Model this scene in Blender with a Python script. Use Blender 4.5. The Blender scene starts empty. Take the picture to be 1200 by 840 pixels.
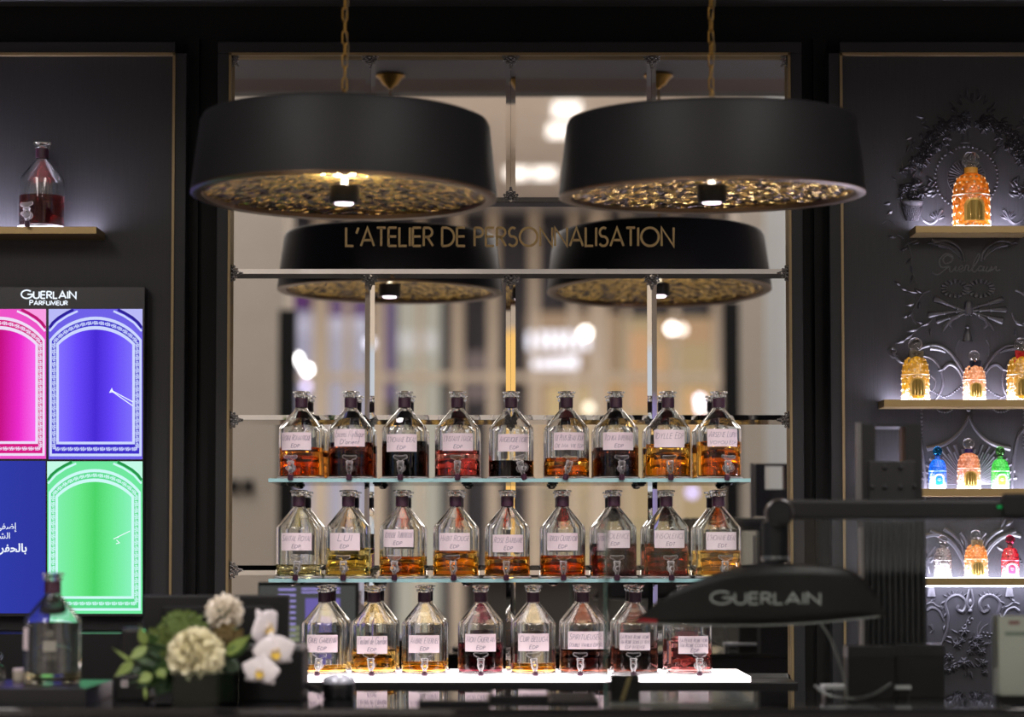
import bpy, bmesh, math, random
from mathutils import Vector, Matrix
random.seed(7)
PI = math.pi
scn = bpy.context.scene
COL = scn.collection

# ------------------------------------------------------------------ camera
F, CX, CY, TH = 2750.0, 603.0, 510.0, math.radians(2.87)
CAM = Vector((0.0, -5.4, 1.30))
cam_d = bpy.data.cameras.new('camera'); cam = bpy.data.objects.new('camera', cam_d); COL.objects.link(cam)
cam.location = CAM; cam.rotation_euler = (PI / 2 + TH, 0, 0)
cam_d.sensor_fit = 'HORIZONTAL'; cam_d.sensor_width = 36.0; cam_d.lens = 36.0 * F / 1200.0
cam_d.shift_x = -(CX - 600) / 1200.0; cam_d.shift_y = (CY - 420) / 1200.0
cam_d.clip_start = 0.05; cam_d.clip_end = 200
cam_d.dof.use_dof = True; cam_d.dof.focus_distance = 5.27; cam_d.dof.aperture_fstop = 1.9
scn.camera = cam

# ------------------------------------------------------------------ world, lights, exposure
W = bpy.data.worlds.new('world'); scn.world = W; W.use_nodes = True
bg = W.node_tree.nodes['Background']
bg.inputs['Color'].default_value = (1.0, 0.97, 0.95, 1); bg.inputs['Strength'].default_value = 0.09
scn.view_settings.view_transform = 'Standard'; scn.view_settings.look = 'None'
scn.view_settings.exposure = 0.0; scn.view_settings.gamma = 1.0; scn.view_settings.use_curve_mapping = False
cy = scn.cycles
cy.use_denoising = True
cy.max_bounces = 26; cy.transmission_bounces = 22; cy.transparent_max_bounces = 24
cy.glossy_bounces = 10; cy.diffuse_bounces = 4
cy.caustics_reflective = False; cy.caustics_refractive = False
cy.sample_clamp_indirect = 6.0; cy.blur_glossy = 0.3

def area(name, loc, rot, sx, sy, power, color, parent=None):
    d = bpy.data.lights.new(name, 'AREA'); d.shape = 'RECTANGLE'; d.size = sx; d.size_y = sy
    d.energy = power; d.color = color
    o = bpy.data.objects.new(name, d); COL.objects.link(o); o.location = loc; o.rotation_euler = rot
    return o
# unseen fill lights added to brighten the concourse and bottle fronts
for sx in (-1, 1):
    area('concourse_lamp', (sx * 4.2, -15.0, 5.8), (0, 0, 0), 2.5, 12.0, 950, (1.0, 0.95, 0.91))
    area('concourse_lamp', (sx * 3.2, -5.6, 5.8), (0, 0, 0), 2.0, 4.0, 215, (1.0, 0.96, 0.95))

# ------------------------------------------------------------------ coordinates
FW = Vector((0, math.cos(TH), math.sin(TH))); UP = Vector((0, -math.sin(TH), math.cos(TH)))
def P(px, py, y):
    """the point of the plane y = const that the photograph shows at (px, py)"""
    d = FW + Vector(((px - CX) / F, 0, 0)) + UP * ((CY - py) / F)
    return CAM + d * ((y - CAM.y) / d.y)
def R(px, py, Y):
    """the real point, Y metres before the mirror, whose reflection is seen at (px, py)"""
    q = P(px, py, Y); return Vector((q.x, -Y, q.z))
MM = 0.001

# ------------------------------------------------------------------ materials
MATS = {}
def nt(name):
    m = bpy.data.materials.new(name); m.use_nodes = True
    t = m.node_tree; t.nodes.clear(); out = t.nodes.new('ShaderNodeOutputMaterial')
    return m, t, out
def bump(t, bsdf, scale, strength, detail=3, stretch=None, dist=0.002, kind='noise'):
    tc = t.nodes.new('ShaderNodeTexCoord'); mp = t.nodes.new('ShaderNodeMapping')
    t.links.new(tc.outputs['Object'], mp.inputs['Vector'])
    if stretch: mp.inputs['Scale'].default_value = stretch
    if kind == 'noise':
        n = t.nodes.new('ShaderNodeTexNoise'); n.inputs['Detail'].default_value = detail; o = n.outputs['Fac']
    else:
        n = t.nodes.new('ShaderNodeTexVoronoi'); o = n.outputs['Distance']
    n.inputs['Scale'].default_value = scale
    t.links.new(mp.outputs['Vector'], n.inputs['Vector'])
    b = t.nodes.new('ShaderNodeBump'); b.inputs['Strength'].default_value = strength; b.inputs['Distance'].default_value = dist
    t.links.new(o, b.inputs['Height']); t.links.new(b.outputs['Normal'], bsdf.inputs['Normal'])
    return n, o
def pbr(name, col, rough=0.5, metal=0.0, spec=0.5, bmp=None, var=0.0, sheen=0, trans=0, coat=0):
    if name in MATS: return MATS[name]
    m, t, out = nt(name)
    b = t.nodes.new('ShaderNodeBsdfPrincipled')
    b.inputs['Base Color'].default_value = (*col, 1); b.inputs['Roughness'].default_value = rough
    b.inputs['Metallic'].default_value = metal; b.inputs['Specular IOR Level'].default_value = spec
    if coat: b.inputs['Coat Weight'].default_value = coat; b.inputs['Coat Roughness'].default_value = 0.05
    t.links.new(b.outputs[0], out.inputs[0])
    if bmp:
        n, o = bump(t, b, **bmp)
        if var:
            mx = t.nodes.new('ShaderNodeMixRGB'); mx.blend_type = 'MIX'
            mx.inputs[1].default_value = (*[c * (1 - var) for c in col], 1)
            mx.inputs[2].default_value = (*[min(1, c * (1 + var)) for c in col], 1)
            t.links.new(o, mx.inputs[0]); t.links.new(mx.outputs[0], b.inputs['Base Color'])
    MATS[name] = m; return m
def emit(name, col, s=1.0):
    if name in MATS: return MATS[name]
    m, t, out = nt(name)
    e = t.nodes.new('ShaderNodeEmission'); e.inputs[0].default_value = (*col, 1); e.inputs[1].default_value = s
    t.links.new(e.outputs[0], out.inputs[0]); MATS[name] = m; return m
def glass(name, col=(1, 1, 1), ior=1.48, rough=0.0):
    if name in MATS: return MATS[name]
    m, t, out = nt(name)
    g = t.nodes.new('ShaderNodeBsdfGlass'); g.inputs['Color'].default_value = (*col, 1)
    g.inputs['IOR'].default_value = ior; g.inputs['Roughness'].default_value = rough
    t.links.new(g.outputs[0], out.inputs[0]); MATS[name] = m; return m
def pane(name, col=(0.97, 0.99, 0.985), ior=1.5, rough=0.0):
    """thin clear sheet: straight transmission plus Fresnel reflection"""
    if name in MATS: return MATS[name]
    m, t, out = nt(name)
    f = t.nodes.new('ShaderNodeFresnel'); f.inputs[0].default_value = ior
    tr = t.nodes.new('ShaderNodeBsdfTransparent'); tr.inputs[0].default_value = (*col, 1)
    gl = t.nodes.new('ShaderNodeBsdfGlossy'); gl.inputs['Roughness'].default_value = rough
    mx = t.nodes.new('ShaderNodeMixShader')
    t.links.new(f.outputs[0], mx.inputs[0]); t.links.new(tr.outputs[0], mx.inputs[1]); t.links.new(gl.outputs[0], mx.inputs[2])
    t.links.new(mx.outputs[0], out.inputs[0]); MATS[name] = m; return m
def liquid(name, T, length=0.096, ior=1.34):
    """clear dyed liquid: T is what it lets through over one bottle width"""
    if name in MATS: return MATS[name]
    m, t, out = nt(name)
    g = t.nodes.new('ShaderNodeBsdfGlass'); g.inputs['IOR'].default_value = ior; g.inputs['Roughness'].default_value = 0.0
    v = t.nodes.new('ShaderNodeVolumeAbsorption')
    s = [-math.log(max(1e-4, c)) / length for c in T]; d = max(s)
    v.inputs['Color'].default_value = (*[1 - a / d for a in s], 1); v.inputs['Density'].default_value = d
    t.links.new(g.outputs[0], out.inputs[0]); t.links.new(v.outputs[0], out.inputs['Volume'])
    MATS[name] = m; return m
def lit_glass(name, col, gloss=0.18, pat=150):
    """milky coloured glass that lets the light of the pad below through its walls"""
    if name in MATS: return MATS[name]
    m, t, out = nt(name)
    tl = t.nodes.new('ShaderNodeBsdfTranslucent'); tl.inputs[0].default_value = (*col, 1)
    tp = t.nodes.new('ShaderNodeBsdfTransparent'); tp.inputs[0].default_value = (*[c ** 0.6 for c in col], 1)
    gl = t.nodes.new('ShaderNodeBsdfGlossy'); gl.inputs['Roughness'].default_value = 0.12
    m1 = t.nodes.new('ShaderNodeMixShader'); m1.inputs[0].default_value = 0.3
    tc = t.nodes.new('ShaderNodeTexCoord'); vo = t.nodes.new('ShaderNodeTexVoronoi'); vo.inputs['Scale'].default_value = pat
    t.links.new(tc.outputs['Object'], vo.inputs['Vector'])
    rp = t.nodes.new('ShaderNodeValToRGB'); rp.color_ramp.elements[0].position = .12; rp.color_ramp.elements[1].position = .62
    rp.color_ramp.elements[0].color = (*[min(1, c * .95 + .07) for c in col], 1); rp.color_ramp.elements[1].color = (*[c ** 1.15 * .6 for c in col], 1)
    t.links.new(vo.outputs['Distance'], rp.inputs[0]); t.links.new(rp.outputs[0], tl.inputs[0])
    bp = t.nodes.new('ShaderNodeBump'); bp.inputs['Strength'].default_value = .6; bp.inputs['Distance'].default_value = .003; bp.invert = True
    t.links.new(vo.outputs['Distance'], bp.inputs['Height']); t.links.new(bp.outputs[0], gl.inputs['Normal'])
    m2 = t.nodes.new('ShaderNodeMixShader'); m2.inputs[0].default_value = gloss
    t.links.new(tl.outputs[0], m1.inputs[1]); t.links.new(tp.outputs[0], m1.inputs[2])
    t.links.new(m1.outputs[0], m2.inputs[1]); t.links.new(gl.outputs[0], m2.inputs[2])
    t.links.new(m2.outputs[0], out.inputs[0]); MATS[name] = m; return m
def srgb(r, g, b):
    f = lambda c: (c / 255 / 12.92) if c / 255 <= 0.04045 else ((c / 255 + 0.055) / 1.055) ** 2.4
    return (f(r), f(g), f(b))

# ------------------------------------------------------------------ mesh helpers
class MB:
    def __init__(s): s.v = []; s.f = []
    def add(s, vs, fs):
        b = len(s.v); s.v += [tuple(p) for p in vs]; s.f += [tuple(i + b for i in f) for f in fs]; return s
    def box(s, x0, x1, y0, y1, z0, z1, bev=0.0):
        if bev <= 0:
            vs = [(x, y, z) for x in (x0, x1) for y in (y0, y1) for z in (z0, z1)]
            return s.add(vs, [(0, 1, 3, 2), (4, 6, 7, 5), (0, 4, 5, 1), (2, 3, 7, 6), (0, 2, 6, 4), (1, 5, 7, 3)])
        bm = bmesh.new(); bmesh.ops.create_cube(bm, size=1)
        for v in bm.verts: v.co = Vector(((x0 + x1) / 2 + v.co.x * (x1 - x0), (y0 + y1) / 2 + v.co.y * (y1 - y0), (z0 + z1) / 2 + v.co.z * (z1 - z0)))
        bmesh.ops.bevel(bm, geom=list(bm.edges), offset=bev, segments=2, profile=0.6, affect='EDGES')
        bm.verts.index_update(); s.add([v.co for v in bm.verts], [[v.index for v in f.verts] for f in bm.faces]); bm.free(); return s
    def lathe(s, prof, seg=32, c=(0, 0, 0), axis='z', sx=1, sy=1, a0=0.0):
        """prof: (r, h); r = 0 makes a pole"""
        vs = []; rows = []
        for r, h in prof:
            if r <= 1e-9: rows.append([len(vs)]); vs.append((0, 0, h))
            else:
                rows.append([len(vs) + k for k in range(seg)])
                vs += [(r * sx * math.cos(a0 + 2 * PI * k / seg), r * sy * math.sin(a0 + 2 * PI * k / seg), h) for k in range(seg)]
        fs = []
        for a, b in zip(rows, rows[1:]):
            for k in range(seg):
                k2 = (k + 1) % seg
                if len(a) == 1 and len(b) == 1: continue
                if len(a) == 1: fs.append((a[0], b[k2], b[k]))
                elif len(b) == 1: fs.append((a[k], a[k2], b[0]))
                else: fs.append((a[k], a[k2], b[k2], b[k]))
        if axis == 'y': vs = [(x, h, y) for x, y, h in vs]; fs = [f[::-1] for f in fs]
        elif axis == 'x': vs = [(h, x, y) for x, y, h in vs]
        vs = [(x + c[0], y + c[1], z + c[2]) for x, y, z in vs]
        return s.add(vs, fs)
    def tube(s, pts, rad, seg=8, flat=1.0, cap=True, closed=False):
        """round bar along pts; flat scales it along world y (relief)"""
        pts = [Vector(p) for p in pts]; n = len(pts)
        if not hasattr(rad, '__len__'): rad = [rad] * n
        vs = []; fs = []; prev = None
        for i, p in enumerate(pts):
            if closed: t = pts[(i + 1) % n] - pts[i - 1]
            else: t = pts[min(i + 1, n - 1)] - pts[max(i - 1, 0)]
            t.normalize()
            if prev is None:
                ref = Vector((0, 1, 0)) if abs(t.y) < 0.9 else Vector((1, 0, 0))
                u = t.cross(ref).normalized()
            else:
                u = prev - t * prev.dot(t)
                u = u.normalized() if u.length > 1e-6 else t.cross(Vector((0, 1, 0))).normalized()
            w = t.cross(u); prev = u
            for k in range(seg):
                a = 2 * PI * k / seg
                d = (u * math.cos(a) + w * math.sin(a)) * rad[i]; d.y *= flat
                vs.append(p + d)
        m = n if closed else n - 1
        for i in range(m):
            j = (i + 1) % n
            for k in range(seg):
                k2 = (k + 1) % seg
                fs.append((i * seg + k, i * seg + k2, j * seg + k2, j * seg + k))
        if cap and not closed:
            fs.append(tuple(range(seg))[::-1]); fs.append(tuple((n - 1) * seg + k for k in range(seg)))
        return s.add(vs, fs)
    def ball(s, c, r, seg=8, ring=5, sy=1.0, sz=1.0):
        prof = [(r * math.sin(PI * i / ring), -r * sz * math.cos(PI * i / ring)) for i in range(ring + 1)]
        prof[0] = (0, prof[0][1]); prof[-1] = (0, prof[-1][1])
        return s.lathe(prof, seg, c, sy=sy)
    def prism(s, outline, y0, y1):
        """outline: (x, z) loop extruded between y0 (front) and y1 (back)"""
        n = len(outline)
        vs = [(x, y0, z) for x, z in outline] + [(x, y1, z) for x, z in outline]
        fs = [tuple(range(n)), tuple(range(2 * n - 1, n - 1, -1))] + [(k, (k + 1) % n + 0, (k + 1) % n + n, k + n) for k in range(n)]
        return s.add(vs, [f if i < 2 else f[::-1] for i, f in enumerate(fs)])
    def grid(s, fn, nu, nv):
        vs = [fn(i / nu, j / nv) for i in range(nu + 1) for j in range(nv + 1)]
        fs = [(i * (nv + 1) + j, i * (nv + 1) + j + 1, (i + 1) * (nv + 1) + j + 1, (i + 1) * (nv + 1) + j) for i in range(nu) for j in range(nv)]
        return s.add(vs, fs)
    def mesh(s, name, mat, smooth=False, recalc=True):
        me = bpy.data.meshes.new(name); me.from_pydata(s.v, [], s.f)
        if recalc:
            bm = bmesh.new(); bm.from_mesh(me); bmesh.ops.recalc_face_normals(bm, faces=bm.faces); bm.to_mesh(me); bm.free()
        if smooth: me.shade_smooth() if smooth is True else me.shade_smooth()
        if smooth not in (True, False): me.set_sharp_from_angle(angle=math.radians(smooth))
        if mat: me.materials.append(mat)
        me.update(); return me
    def build(s, name, mat, parent=None, smooth=False, recalc=True, local=False):
        if parent is not None and not local:
            L = wloc(parent); s.v = [(x - L.x, y - L.y, z - L.z) for x, y, z in s.v]
        return place(name, s.mesh(name, mat, smooth, recalc), parent)
def wloc(o):
    L = Vector(o.location)
    while o.parent: o = o.parent; L += Vector(o.location)
    return L
def place(name, me, parent=None, loc=(0, 0, 0), rot=(0, 0, 0)):
    o = bpy.data.objects.new(name, me); COL.objects.link(o)
    o.parent = parent; o.location = loc; o.rotation_euler = rot; return o
def tag(o, label=None, cat=None, group=None, kind=None):
    if label: o['label'] = label
    if cat: o['category'] = cat
    if group: o['group'] = group
    if kind: o['kind'] = kind
    return o
def thing(name, loc, label, cat, group=None, rot=(0, 0, 0)):
    o = place(name, None, None, loc, rot); o.empty_display_size = 0.05
    return tag(o, label, cat, group)
def struct(name, mb, mat, parent=None, smooth=False, label=None):
    o = mb.build(name, mat, parent, smooth)
    if parent is None: o['kind'] = 'structure'
    if label: o['label'] = label
    return o
def solid(o, th):
    m = o.modifiers.new('thickness', 'SOLIDIFY'); m.thickness = th; m.offset = 0; return o

# ------------------------------------------------------------------ stroke lettering
def arc(cx, cy_, rx, ry, a0, a1, n=12):
    return [(cx + rx * math.cos(math.radians(a0 + (a1 - a0) * i / n)), cy_ + ry * math.sin(math.radians(a0 + (a1 - a0) * i / n))) for i in range(n + 1)]
GL = {
 'A': (.74, [[(0, 0), (.37, 1), (.74, 0)], [(.12, .32), (.62, .32)]]),
 'B': (.5, [[(0, 0), (0, 1)], [(0, 1)] + arc(.24, .76, .22, .24, 90, -90) + [(0, .52)], [(0, .52)] + arc(.26, .26, .24, .26, 90, -90) + [(0, 0)]]),
 'C': (.8, [arc(.5, .5, .5, .5, 48, 312, 20)]),
 'D': (.68, [[(0, 0), (0, 1)], [(0, 1)] + arc(.2, .5, .48, .5, 90, -90, 16) + [(0, 0)]]),
 'E': (.46, [[(0, 0), (0, 1)], [(0, 1), (.46, 1)], [(0, .52), (.44, .52)], [(0, 0), (.46, 0)]]),
 'F': (.44, [[(0, 0), (0, 1)], [(0, 1), (.44, 1)], [(0, .52), (.42, .52)]]),
 'G': (.96, [arc(.5, .5, .5, .5, 45, 360, 22) + [(.56, .5)]]),
 'H': (.64, [[(0, 0), (0, 1)], [(.64, 0), (.64, 1)], [(0, .52), (.64, .52)]]),
 'I': (.02, [[(.01, 0), (.01, 1)]]),
 'J': (.3, [[(.3, 1), (.3, .18)] + arc(.13, .18, .17, .18, 0, -130, 8)]),
 'K': (.56, [[(0, 0), (0, 1)], [(.54, 1), (0, .45)], [(.16, .62), (.56, 0)]]),
 'L': (.42, [[(0, 1), (0, 0), (.42, 0)]]),
 'M': (.86, [[(0, 0), (.1, 1), (.43, .12), (.76, 1), (.86, 0)]]),
 'N': (.68, [[(0, 0), (0, 1), (.68, 0), (.68, 1)]]),
 'O': (1.0, [arc(.5, .5, .5, .5, 0, 360, 28)]),
 'P': (.48, [[(0, 0), (0, 1)], [(0, 1)] + arc(.22, .75, .26, .25, 90, -90) + [(0, .5)]]),
 'Q': (1.0, [arc(.5, .5, .5, .5, 0, 360, 28), [(.58, .3), (1.0, -.08)]]),
 'R': (.5, [[(0, 0), (0, 1)], [(0, 1)] + arc(.22, .75, .26, .25, 90, -90) + [(0, .5)], [(.2, .5), (.52, 0)]]),
 'S': (.48, [arc(.25, .75, .215, .25, 50, 250, 12) + arc(.24, .26, .24, .26, 78, -150, 14)]),
 'T': (.5, [[(0, 1), (.5, 1)], [(.25, 0), (.25, 1)]]),
 'U': (.6, [[(0, 1), (0, .3)] + arc(.3, .3, .3, .3, 180, 360, 12) + [(.6, 1)]]),
 'V': (.66, [[(0, 1), (.33, 0), (.66, 1)]]),
 'Y': (.6, [[(0, 1), (.3, .48), (.6, 1)], [(.3, .48), (.3, 0)]]),
 "'": (.1, [[(.12, 1.0), (0, .68)]]), '-': (.3, [[(0, .45), (.3, .45)]]), ' ': (.22, []),
}
def _lower():
    b = {'a': (.42, [arc(.2, .25, .2, .25, 0, 360, 14), [(.4, .5), (.4, 0)]]), 'c': (.36, [arc(.22, .25, .2, .25, 50, 310, 12)]),
     'd': (.42, [arc(.2, .25, .2, .25, 0, 360, 14), [(.4, 1), (.4, 0)]]), 'e': (.4, [[(0, .27), (.4, .27)] + arc(.2, .25, .2, .25, 5, 310, 12)]),
     'h': (.36, [[(0, 0), (0, 1)], arc(.18, .3, .18, .2, 180, 0, 8) + [(.36, 0)]]), 'i': (.04, [[(.02, 0), (.02, .5)], [(.02, .68), (.02, .75)]]),
     'l': (.04, [[(.02, 0), (.02, 1)]]), 'n': (.36, [[(0, 0), (0, .5)], arc(.18, .3, .18, .2, 180, 0, 8) + [(.36, 0)]]),
     'o': (.42, [arc(.21, .25, .21, .25, 0, 360, 14)]), 'q': (.42, [arc(.2, .25, .2, .25, 0, 360, 14), [(.4, .5), (.4, -.4)]]),
     'r': (.22, [[(0, 0), (0, .5)], arc(.16, .3, .16, .2, 180, 50, 6)]), 's': (.28, [arc(.14, .37, .12, .12, 50, 250, 8) + arc(.14, .12, .13, .12, 78, -150, 8)]),
     't': (.26, [[(.12, .8), (.12, 0)], [(0, .5), (.26, .5)]]), 'u': (.36, [[(0, .5), (0, .2)] + arc(.18, .2, .18, .2, 180, 360, 8) + [(.36, .5)], [(.36, .2), (.36, 0)]]),
     'y': (.36, [[(0, .5), (.18, 0)], [(.36, .5), (.1, -.4)]])}
    GL.update(b)
_lower()
def ribbon(pts, th):
    """flat strip of width th along a 2-D polyline -> quads"""
    n = len(pts); L = []; Rr = []; pts = [Vector(p) for p in pts]
    closed = (pts[0] - pts[-1]).length < 1e-6 and n > 3
    for i in range(n):
        a = pts[i - 1] if i > 0 else (pts[-2] if closed else None)
        b = pts[i + 1] if i < n - 1 else (pts[1] if closed else None)
        d1 = (pts[i] - a).normalized() if a is not None else None
        d2 = (b - pts[i]).normalized() if b is not None else None
        if d1 is None: nn = Vector((-d2.y, d2.x)); k = 1
        elif d2 is None: nn = Vector((-d1.y, d1.x)); k = 1
        else:
            nn = Vector((-d1.y - d2.y, d1.x + d2.x))
            nn = nn.normalized() if nn.length > 1e-5 else Vector((-d1.y, d1.x))
            k = min(2.2, 1 / max(0.2, nn.dot(Vector((-d1.y, d1.x)))))
        L.append(pts[i] + nn * th / 2 * k); Rr.append(pts[i] - nn * th / 2 * k)
    return [(L[i], Rr[i], Rr[i + 1], L[i + 1]) for i in range(n - 1)]
def letter_quads(text, h, th, gap=0.2, width=None, shear=0.0, caps=None):
    """quads centred on x = 0, from y = 0 to h; caps: scale of every letter but a word's first"""
    x = 0; strokes = []; first = True
    for ch in text:
        w, ss = GL[ch]; k = 1.0
        if caps and not first and ch not in " '": k = caps
        for s in ss: strokes.append([(x + px * h * k, py * h * k) for px, py in s])
        x += (w * k + gap) * h
        first = ch == ' ' if ch != "'" else first
    tot = x - gap * h; kx = (width / tot) if width else 1.0
    q = []
    for s in strokes:
        s2 = [((px - tot / 2) * kx + shear * py, py) for px, py in s]
        q += ribbon(s2, th)
    return q
def letters(mb, quads, fn):
    for q in quads: mb.add([fn(p.x, p.y) for p in q], [(0, 1, 2, 3)])
    return mb
# ------------------------------------------------------------------ colours of the place
M_wall = pbr('dark_paint', (0.013, 0.0125, 0.014), 0.6, spec=.25, bmp=dict(scale=60, strength=0.25, stretch=(6, 6, 0.35), dist=0.001), var=0.25)
M_panel = pbr('dark_oak_stain', (0.021, 0.020, 0.0225), 0.5, spec=.28, bmp=dict(scale=45, strength=0.35, stretch=(7, 7, 0.25), dist=0.001), var=0.3)
M_recess = pbr('recess_black', (0.004, 0.004, 0.004), 0.6, spec=.15, bmp=dict(scale=40, strength=0.1))
M_frame = pbr('frame_charcoal', (0.013, 0.013, 0.0145), 0.5, spec=.28, bmp=dict(scale=90, strength=0.12, stretch=(4, 4, 0.5)))
M_brass = pbr('satin_brass', srgb(146, 124, 84), 0.4, .7, bmp=dict(scale=300, strength=0.04, stretch=(1, 1, 14)))
M_gilt = pbr('gilt_line', srgb(130, 112, 80), 0.45, .5, bmp=dict(scale=200, strength=0.05))
M_ceil = pbr('soffit_brown_grey', srgb(92, 80, 76), 0.85, spec=.2, bmp=dict(scale=30, strength=0.08))
M_black = pbr('satin_black', (0.006, 0.006, 0.0065), 0.35, spec=.3, bmp=dict(scale=150, strength=0.05))
M_matt = pbr('matt_black', (0.007, 0.007, 0.0072), 0.6, spec=.2, bmp=dict(scale=200, strength=0.06))
M_gloss = pbr('black_lacquer', (0.008, 0.008, 0.009), 0.03, spec=0.9, bmp=dict(scale=4, strength=0.01))
M_chrome = pbr('dark_silver', (0.20, 0.19, 0.185), 0.25, 1.0, bmp=dict(scale=400, strength=0.2))

def rect_y(px0, px1, py0, py1, y, yb):
    """box seen as the pixel rectangle on the plane y (front), reaching back to yb"""
    xm = (py0 + py1) / 2
    a = P(px0, xm, y); b = P(px1, xm, y); z1 = P(603, py0, y).z; z0 = P(603, py1, y).z
    return (a.x, b.x, y, yb, z0, z1)

# ------------------------------------------------------------------ the shell
struct('floor', MB().box(-9, 9, -29, 0.1, -0.1, 0), pbr('polished_stone_floor', (0.50, 0.46, 0.42), 0.18, bmp=dict(scale=3, strength=0.03), var=0.12))
struct('ceiling', MB().box(-3.2, 3.2, -1.13, 0.1, 2.590, 2.75), M_ceil)
struct('trim_1', MB().box(-3.2, 3.2, -0.9, 0.05, 2.581, 2.590), pbr('shadow_gap', (0.06, 0.057, 0.06), 0.7, bmp=dict(scale=30, strength=0.05)))
struct('wall_back', MB().box(-3.2, 3.2, 0.05, 0.14, 0, 2.590), M_recess)
struct('wall_front', MB().box(-3.2, 3.2, -1.2, -1.13, 2.590, 6.0), M_frame)
# left panel, right panel with their moulded frames and gilt lines
xl = P(204, 400, 0).x; xr = P(985.5, 400, 0).x; zt = P(603, 63.5, 0).z
struct('wall_left', MB().box(-2.4, xl, 0.0, 0.05, 0.3, zt), M_panel)
WR = struct('wall_right', MB().box(xr, 2.4, 0.0, 0.05, 0.3, zt), M_panel)
def frame_l(x0, x1, z0, z1, w, side):
    m = MB()
    if side == 'l': m.box(x0, x1, -0.014, 0.05, z1, z1 + w, .002).box(x1, x1 + w, -0.014, 0.05, z0, z1, .002)
    if side == 'r': m.box(x0, x1, -0.014, 0.05, z1, z1 + w, .002).box(x0 - w, x0, -0.014, 0.05, z0, z1, .002)
    if side == 'm': m.box(x0 - w, x1 + w, -0.014, 0.05, z1, z1 + w, .002).box(x0 - w, x0, -0.014, 0.05, z0, z1, .002).box(x1, x1 + w, -0.014, 0.05, z0, z1, .002)
    return m
w = 13.5 * 5.4 / F
def with_gilt(name, x0, x1, side):
    o = struct(name, frame_l(x0, x1, 0.3, zt, w, side), M_frame)
    g = MB(); t = 0.0055
    if side in 'lm': g.box(x1 - t, x1 + .0005, -0.0165, 0.0, 0.3, zt)
    if side in 'rm': g.box(x0 - .0005, x0 + t, -0.0165, 0.0, 0.3, zt)
    g.box(x0, x1, -0.0165, 0.0, zt - t, zt + .0005)
    g.build('gilt_line', M_gilt, o); o['label'] = 'charcoal moulded frame with a thin gilt inner line'
    return o
mx0 = P(268, 400, 0).x; mx1 = P(926.5, 400, 0).x
with_gilt('trim_2', -2.4, xl, 'l'); with_gilt('trim_3', xr, 2.4, 'r'); with_gilt('trim_4', mx0 - .001, mx1 + .001, 'm')
# stepped pilaster strips in the recesses
for k, (a, b) in enumerate(((217.5, 231), (955, 971))):
    struct('trim_%d' % (5 + k), MB().box(P(a, 400, .03).x, P(b, 400, .03).x, 0.03, 0.05, 0.3, 2.5), M_recess)

# ------------------------------------------------------------------ the mirror of bevelled tiles
m_, t_, o_ = nt('mirror_silver')
g_ = t_.nodes.new('ShaderNodeBsdfGlossy'); g_.inputs['Color'].default_value = (0.90, 0.885, 0.865, 1); g_.inputs['Roughness'].default_value = 0.0
t_.links.new(g_.outputs[0], o_.inputs[0]); M_mirror = m_
mz = [P(603, q, 0).z for q in (65.5, 237, 321, 492, 668)] + [P(603, 792.5, -.17).z - .0125]
mxs = [mx0] + [P(q, 400, 0).x for q in (433.5, 598.5, 764)] + [mx1]
MIR = thing('mirror', (0, 0.0, mz[-1]), 'large wall mirror of rectangular tiles with filigree rosettes behind the bottle shelves', 'mirror')
BW = 0.0108; YB, YF = -0.002, -0.0042
def tile(x0, x1, z0, z1):
    x0 += .0003; x1 -= .0003; z0 += .0003; z1 -= .0003
    o = [(x0, YB, z0), (x1, YB, z0), (x1, YB, z1), (x0, YB, z1)]
    i = [(x0 + BW, YF, z0 + BW), (x1 - BW, YF, z0 + BW), (x1 - BW, YF, z1 - BW), (x0 + BW, YF, z1 - BW)]
    b = [(p[0], 0.02, p[2]) for p in o]
    MB().add(o + i + b, [(4, 5, 6, 7), (0, 1, 5, 4), (1, 2, 6, 5), (2, 3, 7, 6), (3, 0, 4, 7), (8, 9, 1, 0), (9, 10, 2, 1), (10, 11, 3, 2), (11, 8, 0, 3)]).build('mirror_tile', M_mirror, MIR, recalc=False)
for r in range(5):
    if r == 1: tile(mxs[0], mxs[4], mz[2], mz[1]); continue
    for c in range(4): tile(mxs[c], mxs[c + 1], mz[r + 1], mz[r])
MB().box(mx0, mx1, 0.02, 0.05, mz[-1], mz[0]).build('backing_board', M_black, MIR)

def rosette_mesh():
    """chrome filigree: a centre boss, three lobes of curls pointing down, small beads"""
    m = MB(); m.ball((0, -.003, -.002), .0042, 8, 5, sy=.8)
    for a in (-90, -150, -30, -120, -60, 180, 0):
        d = Vector((math.cos(math.radians(a)), 0, math.sin(math.radians(a))))
        L = .017 if a == -90 else .0135
        m.ball(d * L * .55 + Vector((0, -.003, 0)), .0030, 6, 4); m.ball(d * L + Vector((0, -.002, 0)), .0024, 6, 4)
        n = Vector((-d.z, 0, d.x))
        for s in (-1, 1):
            pts = [d * L * (.25 + .75 * u) + n * s * .0035 * math.sin(u * PI) + Vector((0, -.0025, 0)) for u in (0, .25, .5, .75, 1)]
            m.tube(pts, .0011, 4)
    m.ball((0, -.0015, -.0205), .0018, 6, 4)
    return m
ROS = rosette_mesh().mesh('corner_rosette', M_chrome, True)
def rosette(px, py, ang, s=1.0):
    s *= 1.3
    p = P(px, py, -.003); o = place('rosette', ROS, MIR, p - wloc(MIR), (0, ang, 0)); o.scale = (s, s, s)
for px in (433.5, 598.5, 764): rosette(px, 66, 0); rosette(px, 325, 0); rosette(px, 233, PI); rosette(px, 492, 0, .9); rosette(px, 668, 0, .9)
for px in (270, 925):
    sgn = -PI / 2 if px < 600 else PI / 2
    rosette(px, 68, sgn / 2)
    for py in (237, 320, 492, 668): rosette(px, py, sgn)

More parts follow.
